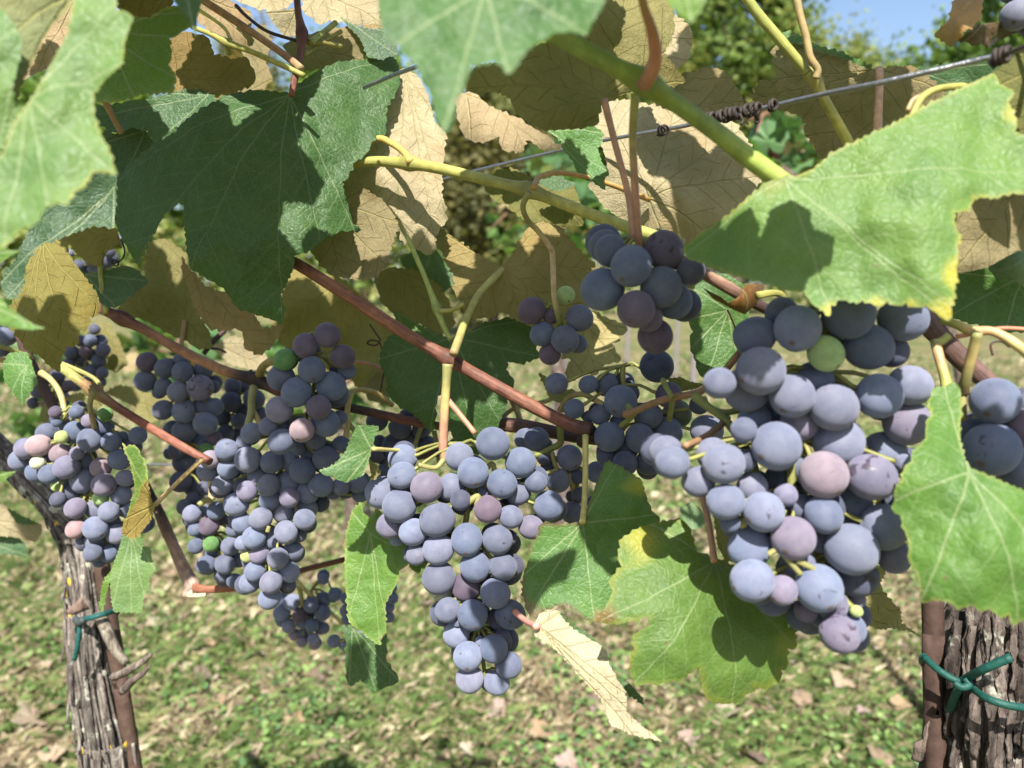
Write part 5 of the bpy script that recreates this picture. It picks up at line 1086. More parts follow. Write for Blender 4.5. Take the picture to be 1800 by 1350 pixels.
# ------------------------------------------------------------------ vine trunks, stakes, ties
def trunk(label, pts, ds, r, strips, seed, base_c=(.20, .155, .13), ridge=.22, strip_r=(.5, 1.3), lich=0, loc_lab=None):
    rng = random.Random(seed)
    n = len(pts)
    dd = [ds[0]+(ds[1]-ds[0])*i/(n-1) for i in range(n)] if len(ds) == 2 else ds
    ctr = [P(p[0], p[1], d) for p, d in zip(pts, dd)]
    low = ctr[-1]
    gp = Vector((low.x+(low.x-ctr[-2].x)*.8, low.y+(low.y-ctr[-2].y)*.8, -.03))
    ctr.append((low+gp)/2); ctr.append(gp)
    R = [rr*d/FPX for rr, d in zip(r, dd)]; R += [R[-1]*1.1, R[-1]*1.35]
    full = catmull([list(c)+[q] for c, q in zip(ctr, R)], 14)
    root = empty('old_grapevine', gp)
    seg = 40
    v, f, c = [], [], []
    for i, q in enumerate(full):
        for k in range(seg):
            th = 2*math.pi*k/seg
            L = i*.012
            h = noise.noise(Vector((math.cos(th)*2.6+seed, math.sin(th)*2.6, L*.7)))*.55+noise.noise(Vector((math.cos(th)*7, math.sin(th)*7+seed, L*1.3)))*.35
            rr = q[3]*(1+ridge*h)
            v.append((q[0]+rr*math.cos(th), q[1]+rr*math.sin(th), q[2]))
            s = .75+.5*(h+.4)
            c.append([max(.02, x*s) for x in base_c])
        if i:
            for k in range(seg):
                k2 = (k+1) % seg
                f.append(((i-1)*seg+k, (i-1)*seg+k2, i*seg+k2, i*seg+k))
    me = mesh_from('bark', v, f); vcol(me, 'topc', c)
    child(link('bark', me, M_BARK), root)
    # loose strips of bark, each a part
    for sidx in range(strips):
        i0 = rng.uniform(.0, .62)*len(full); ln = rng.uniform(.12, .36)*len(full)
        th0 = rng.uniform(-math.pi*.95, -.05*math.pi); wd = .03+.13*rng.random()**2
        twist = rng.uniform(-.25, .25)
        v, f, c = [], [], []
        m = 9
        cf = rng.uniform(.5, 1.5); col = [x*cf for x in base_c]
        lift0, lift1 = rng.uniform(.0, .18), rng.uniform(.0, .30)
        for a in range(m):
            t = a/(m-1)
            q = full[min(len(full)-1, int(i0+ln*t))]; qn = full[min(len(full)-1, int(i0+ln*t)+1)]
            fr = (i0+ln*t) % 1
            ctrp = q+(qn-q)*fr
            lift = 1.05+.10*math.sin(t*9+sidx)+max(0, t-.7)/.3*lift1+max(0, .25-t)/.25*lift0
            w = wd*(1-.75*abs(2*t-1)**3)*(1+.3*noise.noise(Vector((t*6, sidx, 1))))
            for kk in (-1, -.35, .35, 1):
                th = th0+twist*t+w*kk
                rr = ctrp[3]*(lift+(.06 if abs(kk) < .5 else 0))
                v.append((ctrp[0]+rr*math.cos(th), ctrp[1]+rr*math.sin(th), ctrp[2])); c.append([x*(1 if abs(kk) < .5 else .8) for x in col])
            if a:
                for b in range(3):
                    f.append(((a-1)*4+b, (a-1)*4+b+1, a*4+b+1, a*4+b))
        me = mesh_from('bark_strip', v, f); vcol(me, 'topc', c)
        o = link('bark_strip', me, M_BARK)
        md = o.modifiers.new('thick', 'SOLIDIFY'); md.thickness = .0012; md.offset = 0
        child(o, root)
    return tag(root, label, 'grapevine', 'old grapevines of the near row'), full
# left trunk
tl, full_l = trunk('slender old vine trunk with flaking lichen spotted bark at the left, standing in the grass', [(-190, 560), (-130, 640), (-60, 730), (30, 818), (110, 900), (142, 960), (155, 1040), (162, 1120), (172, 1200), (190, 1290), (200, 1360)], (.72, .66), [20, 22, 23, 24, 26, 28, 31, 34, 38, 42, 44], 80, 3, (.185, .168, .148))
# stubs on the left trunk
tb = Tubes()
tb.add([P(175, 1080, .635), P(190, 1115, .625), P(205, 1145, .622), P(222, 1165, .62)], [.0055, .0048, .004, .003], (.22, .20, .16), 10, 5, .3)
tb.add([P(200, 1190, .63), P(225, 1178, .62), P(248, 1165, .618), P(266, 1150, .615)], [.0038, .003, .0028, .0014], (.22, .19, .16), 8, 5, .3)
tb.add([P(215, 1215, .63), P(235, 1195, .62), P(250, 1185, .618), P(264, 1170, .615)], [.0035, .003, .0024, .001], (.17, .14, .12), 8, 5, .3)
tb.add([P(150, 1060, .64), P(130, 1072, .635), P(115, 1076, .635)], [.006, .004, .001], (.2, .15, .12), 8, 5, .3)
tb.build('spur', M_BARK, tl)
for k in range(34):                                         # yellow lichen and grey crust on the bark
    i = RND.randrange(len(full_l)*1//4, int(len(full_l)*.8)); q = full_l[i]; th = RND.uniform(-2.6, -.5)
    ylw = k < 9
    rr = q[3]*1.10
    v, f = [], []
    s = RND.uniform(.0018, .0042)
    ctrp = Vector((q[0]+rr*math.cos(th), q[1]+rr*math.sin(th), q[2]))
    nrm = Vector((math.cos(th), math.sin(th), 0)); e1 = Vector((-math.sin(th), math.cos(th), 0)); e2 = Vector((0, 0, 1))
    v.append(ctrp+nrm*s*.6)
    m = 9
    for j in range(m):
        a = 2*math.pi*j/m; r2 = s*(1+.6*noise.noise(Vector((j*1.7, k, 0))))
        v.append(ctrp+e1*r2*math.cos(a)+e2*r2*math.sin(a)*1.3+nrm*s*.1)
        f.append((0, 1+j, 1+(j+1) % m))
    me = mesh_from('lichen', v, f); vcol(me, 'topc', [(.52, .36, .05) if ylw else (.34, .34, .27)]*len(v))
    child(link('lichen', me, M_POST), tl)
tr, full_r = trunk('thick dark vine trunk with long shaggy bark strips at the lower right corner', [(1905, 560), (1915, 680), (1900, 790), (1866, 890), (1830, 980), (1795, 1080), (1775, 1160), (1765, 1240), (1760, 1360)], (.50, .45), [60, 70, 85, 98, 108, 112, 108, 112, 122], 130, 5, (.115, .098, .086), .14)
def plate(root, pts, w, col, seed):
    """a peeling plate of bark standing away from the trunk"""
    cur = catmull([list(P(*q)) for q in pts], 6)
    v, f, c = [], [], []
    for i, q in enumerate(cur):
        t = i/(len(cur)-1)
        tn = Vector(cur[min(i+1, len(cur)-1)])-Vector(cur[max(i-1, 0)])
        sd = tn.cross(Vector((0, 1, 0))).normalized()
        ww = w*(.55+.45*math.sin(math.pi*min(.99, t*.75+.2)))*(1+.5*noise.noise(Vector((t*6, seed, 0)))+.3*noise.noise(Vector((t*19, seed, 5))))
        for k in (-1, -.45, .1, .6, 1):
            v.append(Vector(q)+sd*ww*k+Vector((0, .3*ww*k*k+.0016*noise.noise(Vector((k*3, t*9, seed))), 0)))
            c.append([x*(.8+.5*noise.noise(Vector((k*4, t*2, seed+3)))+.1) for x in col])
        if i:
            for k in range(4): f.append(((i-1)*5+k, (i-1)*5+k+1, i*5+k+1, i*5+k))
    me = mesh_from('bark_strip', v, f); vcol(me, 'topc', c)
    o = link('bark_strip', me, M_BARK)
    md = o.modifiers.new('thick', 'SOLIDIFY'); md.thickness = .0011; md.offset = 0
    child(o, root)
for k, (pp, w, col) in enumerate([
        ([(1705, 1185, 0.424), (1668, 1252, 0.420), (1635, 1305, 0.420), (1612, 1338, 0.424)], .0075, (.15, .12, .10)), ([(1745, 1205, 0.407), (1722, 1280, 0.405), (1690, 1365, 0.407)], .008, (.17, .14, .12)),
        ([(1795, 1190, 0.402), (1775, 1262, 0.400), (1765, 1365, 0.400)], .0095, (.16, .14, .125)), ([(1690, 1075, 0.422), (1696, 1140, 0.420), (1684, 1215, 0.422)], .006, (.06, .05, .045)),
        ([(1775, 1105, 0.407), (1745, 1150, 0.410), (1702, 1192, 0.420)], .006, (.13, .105, .09)), ([(1810, 1080, 0.402), (1790, 1150, 0.397), (1800, 1230, 0.400)], .008, (.11, .09, .08)),
        ([(1720, 1230, 0.412), (1690, 1290, 0.410), (1672, 1365, 0.412)], .006, (.12, .10, .085)), ([(1735, 1075, 0.412), (1725, 1120, 0.410), (1740, 1180, 0.412)], .0055, (.14, .12, .10))]):
    if k in (0, 3, 4): plate(tr, pp, w*.75, col, k+2.5)
rp = random.Random(12)
for k in range(42):                                          # long fibres of bark hanging down the trunk
    u0, v0 = rp.uniform(1685, 1830), rp.uniform(1040, 1230)
    L = rp.uniform(90, 240); dr = (u0-1765)*.12+rp.uniform(-14, 6)
    d = .418-.022*math.exp(-((u0-1770)/60)**2)+rp.uniform(-.004, .002)
    g = rp.uniform(.55, 1.5)
    plate(tr, [(u0, v0, d+.004), (u0+dr*.35+rp.uniform(-4, 4), v0+L*.35, d), (u0+dr*.75+rp.uniform(-5, 5), v0+L*.7, d-.001), (u0+dr*1.2, v0+L, d+rp.uniform(-.007, .003))], rp.uniform(.0012, .0036), (.115*g, .098*g, .086*g), k+20.5)
def rod(label, pts, ds, r, col):
    n = len(pts)
    c = [P(p[0], p[1], ds[0]+(ds[1]-ds[0])*i/(n-1)) for i, p in enumerate(pts)]
    a, b = c[-2], c[-1]
    t = (b.z+.12)/(a.z-b.z+1e-9)
    c.append(b+(b-a)*t)
    tb = Tubes(); tb.add(c, r, col, 14, 5, .06)
    L = (c[0]-c[-1]).length
    for k in range(int(L/.012)):                             # the ribs of the rusty bar
        p = c[0]+(c[-1]-c[0])*(k*.012/L)
        ax = (c[-1]-c[0]).normalized()
    return tag(tb.build('iron_stake', M_RUST), label, 'iron stake', 'iron stakes')
rod('rusty iron stake leaning beside the slender left trunk', [(178, 985), (192, 1080), (212, 1200), (235, 1350)], (.665, .655), .0066, (.075, .045, .032))
rod('rusty iron stake beside the thick right trunk', [(1640, 1040), (1641, 1150), (1643, 1250), (1645, 1360)], (.43, .42), .0058, (.062, .036, .027))
PG = (.008, .062, .047)
tb = Tubes()
tb.add([P(1625, 1155, .415), P(1650, 1178, .405), P(1680, 1196, .40), P(1700, 1199, .40), P(1712, 1212, .392), P(1740, 1230, .378), P(1790, 1243, .374), P(1850, 1246, .38)], .0019, PG, 10, 6, .06)
tb.add([P(1685, 1203, .402), P(1700, 1192, .396), P(1730, 1176, .382), P(1778, 1155, .375)], .0021, PG, 10, 6, .06)
tb.add([P(1690, 1203, .398), P(1680, 1220, .402), P(1672, 1240, .41), P(1664, 1258, .42)], .0021, PG, 10, 6, .06)
tb.add([P(1678, 1200, .394), P(1690, 1208, .392), P(1703, 1204, .392), P(1697, 1193, .394)], .0019, PG, 10, 6, .05)
tb.add([P(1625, 1155, .415), P(1622, 1163, .43), P(1640, 1185, .447), P(1668, 1205, .45)], .0021, PG, 10, 6, .05)
tag(tb.build('plant_tie', M_PLASTIC), 'green plastic tie knotted round the stake and the thick right trunk', 'plant tie', 'plant ties')
tb = Tubes()
tb.add([P(138, 1090, .655), P(150, 1088, .625), P(170, 1083, .62), P(190, 1077, .628), P(207, 1073, .65), P(205, 1078, .675)], .0022, (.010, .075, .066), 9, 6, .06)
tb.add([P(140, 1088, .63), P(139, 1110, .628), P(136, 1135, .628), P(131, 1160, .63)], .0019, (.010, .075, .066), 9, 6, .06)
tb.add([P(132, 1088, .63), P(140, 1094, .625), P(148, 1089, .622)], .0028, (.05, .06, .06), 9, 6, .2)
tag(tb.build('plant_tie', M_PLASTIC), 'green plastic tie round the slender left trunk and its stake', 'plant tie', 'plant ties')
# ------------------------------------------------------------------ ground, far trees, next row of vines
def ground_sheet():
    xs = np.concatenate([-np.geomspace(600, 3, 14), np.linspace(-2.6, 2.6, 50), np.geomspace(3, 600, 14)])
    ys = np.concatenate([[-600, -60, -8, -2, 0], np.linspace(.6, 7, 60), np.geomspace(8, 1200, 18)])
    v = []; f = []
    for j, y in enumerate(ys):
        for i, x in enumerate(xs):
            h = .018*noise.noise(Vector((x*2.2, y*2.2, 0)))+.008*noise.noise(Vector((x*8, y*8, 2))) if abs(x) < 8 and -1 < y < 10 else 0
            v.append((x, y, h))
    n = len(xs)
    for j in range(len(ys)-1):
        for i in range(n-1):
            f.append((j*n+i, j*n+i+1, (j+1)*n+i+1, (j+1)*n+i))
    return tag(link('ground', mesh_from('ground', v, f), M_GROUND), kind='structure')
ground_sheet()
def gz(x, y): return .018*noise.noise(Vector((x*2.2, y*2.2, 0)))+.008*noise.noise(Vector((x*8, y*8, 2)))
def scatter(n, dmin, dmax, power=1.7):
    u = NPR.random(n)
    a = 1-power
    d = (dmin**a+u*(dmax**a-dmin**a))**(1/a) if abs(a) > 1e-6 else dmin*(dmax/dmin)**u
    x = NPR.uniform(-.82, .82, n)*d
    return x, d
def patchy(x, y, s, o): return np.array([noise.noise(Vector((a*s, b*s, o)))+.5*noise.noise(Vector((a*s*2.7, b*s*2.7, o+4))) for a, b in zip(x, y)])
def stuff_mesh(name, V, F, Ccol, mat):
    me = bpy.data.meshes.new(name)
    n, k = F.shape
    me.vertices.add(len(V)); me.vertices.foreach_set('co', V.astype(np.float32).ravel())
    me.loops.add(n*k); me.loops.foreach_set('vertex_index', F.astype(np.int32).ravel())
    me.polygons.add(n); me.polygons.foreach_set('loop_start', np.arange(0, n*k, k, dtype=np.int32)); me.polygons.foreach_set('loop_total', np.full(n, k, dtype=np.int32))
    me.update(calc_edges=True); me.validate()
    vcol(me, 'topc', Ccol)
    return link(name, me, mat)
def grass(n, name, cols, hmin, hmax, w, o, thr):
    x, y = scatter(n, 1.15, 11)
    p = patchy(x, y, 2.3, o)
    keep = p+NPR.normal(0, .18, n) > thr
    x, y, p = x[keep], y[keep], p[keep]; n = len(x)
    z = np.array([gz(a, b) for a, b in zip(x, y)])
    sc = np.clip(y/2.0, 1, 3.0)
    h = NPR.uniform(hmin, hmax, n)*(1+.3*(sc-1)); wd = w*sc*NPR.uniform(.6, 1.3, n)
    az = NPR.uniform(0, 2*np.pi, n); ln = NPR.uniform(.3, 1.35, n)
    dx, dy = np.cos(az), np.sin(az)
    V = np.zeros((n, 4, 3))
    B = np.stack([x, y, z], 1); S = np.stack([-dy, dx, 0*x], 1)*wd[:, None]
    mid = B+np.stack([dx*h*ln*.35, dy*h*ln*.35, h*.6], 1); tip = B+np.stack([dx*h*ln, dy*h*ln, h*NPR.uniform(.45, .95, n)], 1)
    V[:, 0] = B-S*.5; V[:, 1] = B+S*.5; V[:, 2] = mid+S*.45; V[:, 3] = tip
    V = V.reshape(-1, 3)
    i = np.arange(n)*4
    F = np.concatenate([np.stack([i, i+1, i+2], 1), np.stack([i, i+2, i+3], 1)])
    cc = np.array(cols)[NPR.integers(0, len(cols), n)]*NPR.uniform(.7, 1.3, (n, 1))
    return tag(stuff_mesh(name, V, F, np.repeat(cc, 4, 0), M_GRASS), kind='stuff')
grass(85000, 'grass', [(.08, .13, .035), (.11, .17, .05), (.15, .20, .065), (.21, .22, .09)], .015, .06, .0026, 1.0, -.12)
grass(80000, 'dry_grass', [(.36, .30, .19), (.29, .23, .14), (.44, .38, .25), (.20, .155, .10)], .012, .05, .0026, 9.0, -.4)
def clover(n):
    x, y = scatter(n, 1.15, 8, 1.9)
    p = patchy(x, y, 3.1, 20.)
    k = p+NPR.normal(0, .15, n) > .16
    x, y = x[k], y[k]; n = len(x)
    z = np.array([gz(a, b) for a, b in zip(x, y)])+NPR.uniform(.008, .045, n)
    s = NPR.uniform(.004, .0095, n)*np.clip(y/2.2, 1, 2.0)
    az = NPR.uniform(0, 2*np.pi, n)
    nrm = np.stack([NPR.normal(0, .45, n), NPR.normal(0, .45, n)-.2, np.ones(n)], 1); nrm /= np.linalg.norm(nrm, axis=1)[:, None]
    e1 = np.stack([np.cos(az), np.sin(az), 0*az], 1); e1 -= nrm*(e1*nrm).sum(1)[:, None]; e1 /= np.linalg.norm(e1, axis=1)[:, None]
    e2 = np.cross(nrm, e1)
    shp = [(-1, 0), (-.45, .62), (.35, .72), (1, .0), (.35, -.72), (-.45, -.62)]
    C = np.stack([x, y, z], 1)
    V = np.stack([C+s[:, None]*(a*e1+b*e2)+nrm*(s*.25*(abs(b)))[:, None] for a, b in shp], 1).reshape(-1, 3)
    F = np.arange(n*6).reshape(n, 6)
    cols = np.array([(.09, .165, .045), (.13, .21, .06), (.06, .12, .04), (.17, .24, .075)])
    cc = cols[NPR.integers(0, 4, n)]*NPR.uniform(.75, 1.25, (n, 1))
    return tag(stuff_mesh('clover_leaves', V, F, np.repeat(cc, 6, 0), M_GRASS), kind='stuff')
clover(36000)
def litter(n):
    x, y = scatter(n, 1.15, 9, 1.8)
    z = np.array([gz(a, b) for a, b in zip(x, y)])+NPR.uniform(.004, .02, n)
    s = NPR.uniform(.004, .016, n)*np.clip(y/2.2, 1, 2)
    az = NPR.uniform(0, 2*np.pi, n)
    nrm = np.stack([NPR.normal(0, .4, n), NPR.normal(0, .4, n), np.ones(n)], 1); nrm /= np.linalg.norm(nrm, axis=1)[:, None]
    e1 = np.stack([np.cos(az), np.sin(az), 0*az], 1); e1 -= nrm*(e1*nrm).sum(1)[:, None]; e1 /= np.linalg.norm(e1, axis=1)[:, None]
    e2 = np.cross(nrm, e1); asp = NPR.uniform(.25, .9, n)
    shp = [(-1, -.2), (-.2, .9), (.9, .5), (1, -.4), (.1, -1)]
    C = np.stack([x, y, z], 1)
    V = np.stack([C+s[:, None]*(a*e1+b*asp[:, None]*e2)+nrm*(s*NPR.uniform(-.2, .5, n))[:, None] for a, b in shp], 1).reshape(-1, 3)
    cols = np.array([(.36, .28, .19), (.28, .20, .135), (.44, .36, .26), (.15, .105, .08), (.40, .32, .26)])
    cc = cols[NPR.integers(0, 5, n)]*NPR.uniform(.7, 1.2, (n, 1))
    return tag(stuff_mesh('leaf_litter', V, np.arange(n*5).reshape(n, 5), np.repeat(cc, 5, 0), M_DRY), kind='stuff')
litter(8000)

LOBE = [(0, -.12), (.16, -.42), (.45, -.50), (.62, -.28), (.60, -.08), (.86, .10), (.80, .34), (.52, .42), (.42, .62), (.30, .80), (.0, 1.05)]
LOBE = LOBE+[(-a, b) for a, b in reversed(LOBE[1:-1])]
def simple_leaf(col, seed, fold=.25):
    """a small lobed vine leaf, 12 cm across at scale 1, with a centre fold"""
    rng = random.Random(seed)
    v = [(0, .05, 0)]; f = []
    for (a, b) in LOBE:
        q = 1+rng.uniform(-.10, .10)
        x, y = a*.06*q, b*.06*q
        v.append((x, y, -abs(x)*fold-y*y*rng.uniform(1, 5)+rng.uniform(-.003, .003)))
    v[0] = (0, .003, .002)
    n = len(LOBE)
    for i in range(n): f.append((0, 1+i, 1+(i+1) % n))
    me = mesh_from('leaf', v, f, False)
    vcol(me, 'topc', [[c*rng.uniform(.9, 1.1) for c in col] for _ in v])
    return me
# fallen leaves on the grass
DM = []
for i, c in enumerate([(.34, .27, .18), (.25, .185, .125), (.40, .34, .24), (.17, .125, .09), (.33, .25, .21), (.32, .22, .135)]):
    me = simple_leaf(c, 50+i, -.35); me.name = 'fallen_leaf'; me.materials.append(M_DRY); DM.append(me)
FALL = [(60, 1265, .85), (85, 1250, .6), (1285, 1250, .75), (1330, 1335, .7), (1050, 1255, .6), (955, 1285, .6), (600, 1300, .7), (1545, 1330, .6), (270, 1095, .5), (350, 1185, .5), (870, 1245, .55), (520, 1270, .5), (1480, 1195, .6), (1410, 1230, .5), (1090, 1215, .55), (1130, 1335, .6), (1000, 1350, .7), (385, 1240, .6), (440, 1330, .6), (30, 1180, .5), (820, 1320, .5), (700, 1190, .4), (750, 1060, .5), (1180, 860, .6), (90, 1330, .5), (300, 1010, .5), (100, 1100, .45), (560, 1180, .45), (1210, 1300, .5), (1580, 1240, .5), (1520, 1100, .5), (1460, 985, .6)]
FL = ['tan', 'mid brown', 'pale straw coloured', 'dark brown', 'pinkish brown', 'orange brown']
rf = random.Random(4)
while len(FALL) < 50: FALL.append((rf.uniform(0, 1660), rf.uniform(880, 1345), rf.uniform(.3, .5)))
for k, (u, v, s) in enumerate(FALL):
    dirv = P(u, v, 1)-Vector((0, 0, CAM_H))
    t = (CAM_H-.03)/-dirv.z
    p = Vector((0, 0, CAM_H))+dirv*t
    o = link('fallen_leaf', DM[k % 6])
    o.location = p; o.scale = (s,)*3
    o.rotation_euler = (rf.uniform(-.5, .5), rf.uniform(-.5, .5), rf.uniform(0, 6.28))
    lab = {0: 'pale tan fallen leaf on the grass left of the slender trunk', 2: 'light brown lobed fallen leaf on the grass below the yellow green leaf'}.get(k, FL[k % 6]+' dry leaf fallen on the grass among the clover')
    tag(o, lab, 'fallen leaf', 'fallen leaves on the grass')

# posts of the rows behind
def post(px, d, w, h, lab):
    c = P(px, 500, d)
    tb = Tubes(); tb.add([(c.x, c.y, -.05), (c.x, c.y, h*.5), (c.x+.01, c.y, h-.01), (c.x+.01, c.y, h)], [w, w*.98, w*.95, w*.8], (.19, .17, .16), 10, 3)
    tag(tb.build('vineyard_post', M_POST), lab, 'post', 'posts of the rows behind')
post(985, 3.9, .036, .80, 'pale thick post behind the small centre bunch')
post(1105, 9.5, .03, .58, 'thin distant pale post left of the deep blue grape')
post(1192, 8.0, .025, .65, 'thin distant pale post between the deep blue grape and the green leaf')
post(1224, 6.2, .028, .70, 'pale post right behind the edge of the green leaf, right of centre')
post(500, 7.0, .03, .7, 'pale distant post behind the left bunches')

# next row: a few vines with their leaves
VM = []
for i, c in enumerate([(.085, .17, .05), (.12, .215, .06), (.06, .125, .045), (.15, .225, .10), (.18, .23, .06), (.10, .19, .08), (.30, .25, .13)]):
    for j in range(2):
        me = simple_leaf(c, 100+i*2+j, .3); me.materials.append(M_FOLI); VM.append(me)
def back_vine(lab, px, py, spx, spy, d, n, size, seed, trunk_px=None, tr=1.0):
    rng = random.Random(seed)
    base = P(trunk_px or px, 500, d); base.z = 0
    root = empty('grape_vine', base)
    tb = Tubes()
    top = P(px, py+spy*.3, d)
    tb.add([(base.x, base.y, -.05), (base.x+.02, base.y, top.z*.4), (base.x-.02, base.y+.02, top.z*.75), tuple(top)], [.03*tr, .026*tr, .022*tr, .015*tr], (.13, .10, .085), 9, 5, .3)
    for k in range(6):
        q = P(px+rng.uniform(-1, 1)*spx, py+rng.uniform(-1, .6)*spy, d+rng.uniform(-.15, .15))
        tb.add([tuple(top), tuple((top+q)/2+Vector((0, 0, .08))), tuple(q)], [.008, .006, .003], (.2, .12, .08), 6, 4)
    tb.build('trunk', M_BARK, root)
    for k in range(n):
        a, r = rng.uniform(0, 6.28), math.sqrt(rng.random())
        p = P(px+spx*r*math.cos(a), py+spy*r*math.sin(a), d+rng.uniform(-.22, .22))
        o = bpy.data.objects.new('leaf', rng.choice(VM)); COL.objects.link(o)
        o.parent = root; o.matrix_parent_inverse = Matrix.Translation(-root.location)
        o.location = p; s = size*rng.uniform(.6, 1.25); o.scale = (s, s, s)
        o.rotation_euler = (rng.uniform(-2.4, -.4)+math.pi, rng.uniform(-.7, .7), rng.uniform(-1.4, 1.4))
        if rng.random() < .75: o.rotation_euler = (rng.uniform(.3, 1.3), rng.uniform(-.5, .5), math.pi+rng.uniform(-1.2, 1.2))
    return tag(root, lab, 'grape vine', 'vines of the row behind')
back_vine('blurred leafy vine of the next row seen in the gap under the left cane', 340, 620, 130, 90, 3.2, 95, 1.0, 1)
back_vine('blurred leafy vine of the next row behind the bunches left of the centre', 600, 640, 120, 130, 2.9, 60, 1.0, 2)
back_vine('blurred leafy vine of the next row behind the yellow shoot at the centre', 985, 370, 130, 105, 2.4, 80, .95, 3, 985)
back_vine('blurred young vine with pale leaves behind the wire, upper right', 1360, 265, 62, 62, 1.6, 26, .8, 4, 1690, .5)
back_vine('blurred leafy vine low behind the far left bunches', 60, 640, 110, 120, 3.6, 60, 1.0, 5)

# trees beyond the vineyard
def tree(lab, px, d, top_px, rx_px, base_frac, cols, n, seed, leaf_s=.035, squash=1.0, name='tree'):
    rng = np.random.default_rng(seed)
    base = P(px, 500, d); base.z = 0
    top = P(px, top_px, d).z
    R = rx_px/FPX*d
    zc0 = top*base_frac
    root = empty(name, base)
    H = top-zc0
    # clumps spread through an egg-shaped crown
    K = 110
    dirs = rng.normal(size=(K, 3)); dirs /= np.linalg.norm(dirs, axis=1)[:, None]
    rad = rng.uniform(.35, 1.0, K)**.5
    lump = np.array([1+.35*noise.noise(Vector((float(q[0])*1.7+seed, float(q[1])*1.7, float(q[2])*1.7))) for q in dirs])
    cl = dirs*rad[:, None]*lump[:, None]
    C = np.stack([base.x+cl[:, 0]*R, base.y+cl[:, 1]*R*squash, zc0+H*.5+cl[:, 2]*H*.5], 1)
    n = int(n*1.7); m = n//K
    S = leaf_s*1.05*min(R, H)
    pts = np.repeat(C, m, 0)+rng.normal(size=(K*m, 3))*np.array([R, R*squash, H*.6])*.12
    N = len(pts)
    nrm = rng.normal(size=(N, 3)); nrm[:, 2] += .5; nrm /= np.linalg.norm(nrm, axis=1)[:, None]
    e1 = np.cross(nrm, rng.normal(size=(N, 3))); e1 /= np.linalg.norm(e1, axis=1)[:, None]
    e2 = np.cross(nrm, e1)
    s = S*rng.uniform(.6, 1.5, N)[:, None]
    V = np.stack([pts-e1*s, pts+e2*s*.6, pts+e1*s, pts-e2*s*.6], 1).reshape(-1, 3)
    cc = np.repeat(np.array(cols)[rng.integers(0, len(cols), K)], m, 0)*np.array([.82, .92, .72])*rng.uniform(.75, 1.25, (N, 1))
    o = stuff_mesh('crown', V, np.arange(N*4).reshape(N, 4), np.repeat(cc, 4, 0), M_FOLI)
    child(o, root)
    tb = Tubes()
    t0 = Vector((base.x, base.y, -.1)); t1 = Vector((base.x+R*.05, base.y, zc0+H*.25)); t2 = Vector((base.x-R*.05, base.y, zc0+H*.75))
    tb.add([t0, (t0+t1)/2, t1, t2], [R*.10, R*.08, R*.06, R*.02], (.11, .085, .065), 9, 5, .2)
    for k in range(9):
        q = Vector(C[rng.integers(0, K)]); a = t1.lerp(t2, float(rng.uniform(-.3, .8)))
        tb.add([a, (a+q)/2+Vector((0, 0, H*.04)), q], [R*.035, R*.022, R*.008], (.11, .085, .065), 6, 4, .15)
    tb.build('trunk', M_BARK, root)
    return tag(root, lab, 'tree', 'trees beyond the vineyard')
OLV = [(.12, .165, .045), (.15, .19, .05), (.19, .21, .06), (.09, .13, .04), (.21, .20, .06)]
GRN = [(.11, .17, .04), (.15, .21, .05), (.18, .23, .055), (.09, .14, .04)]
YLG = [(.20, .23, .07), (.24, .25, .08), (.17, .21, .06), (.25, .24, .09)]
tree('large olive green tree rising behind the yellow green shoot, upper right', 1290, 24, -70, 135, .28, OLV, 15000, 1, .045)
tree('pale yellow green tree against the sky, middle of the upper right gap', 1445, 42, 66, 85, .2, YLG, 11000, 2, .045)
tree('low yellow green tree between two taller trees under the sky, upper right', 1540, 50, 98, 75, .2, YLG, 8000, 9, .05)
tree('bright green tree sloping up to the orange dry leaf, upper right', 1665, 46, 60, 125, .15, GRN, 13000, 3, .045)
tree('dark green tall tree at the upper right corner', 1790, 40, -60, 110, .15, GRN, 11000, 4, .045)
tree('brown tinged autumn tree seen through the gap at the centre, under the wire', 865, 15, 150, 125, .12, [(.14, .115, .05), (.17, .14, .06), (.12, .12, .045), (.15, .15, .055), (.09, .085, .04)], 13000, 5, .05)
tree('orange and green autumn tree against the sky behind the thin shoots, upper left', 440, 26, 75, 75, .25, [(.20, .14, .04), (.15, .15, .04), (.24, .15, .05)], 8000, 6, .05)
tree('olive tree behind the top centre leaves', 1020, 34, 60, 150, .2, OLV, 9000, 7, .05)
tree('green tree far behind the left bunches', 640, 36, 120, 140, .2, GRN, 9000, 8, .05)
tree('green tree far behind the upper left leaves', 180, 38, 150, 170, .15, GRN, 9000, 10, .05)
tree('dark green tree far behind the far left leaves', -60, 40, 90, 150, .15, GRN, 8000, 11, .05)
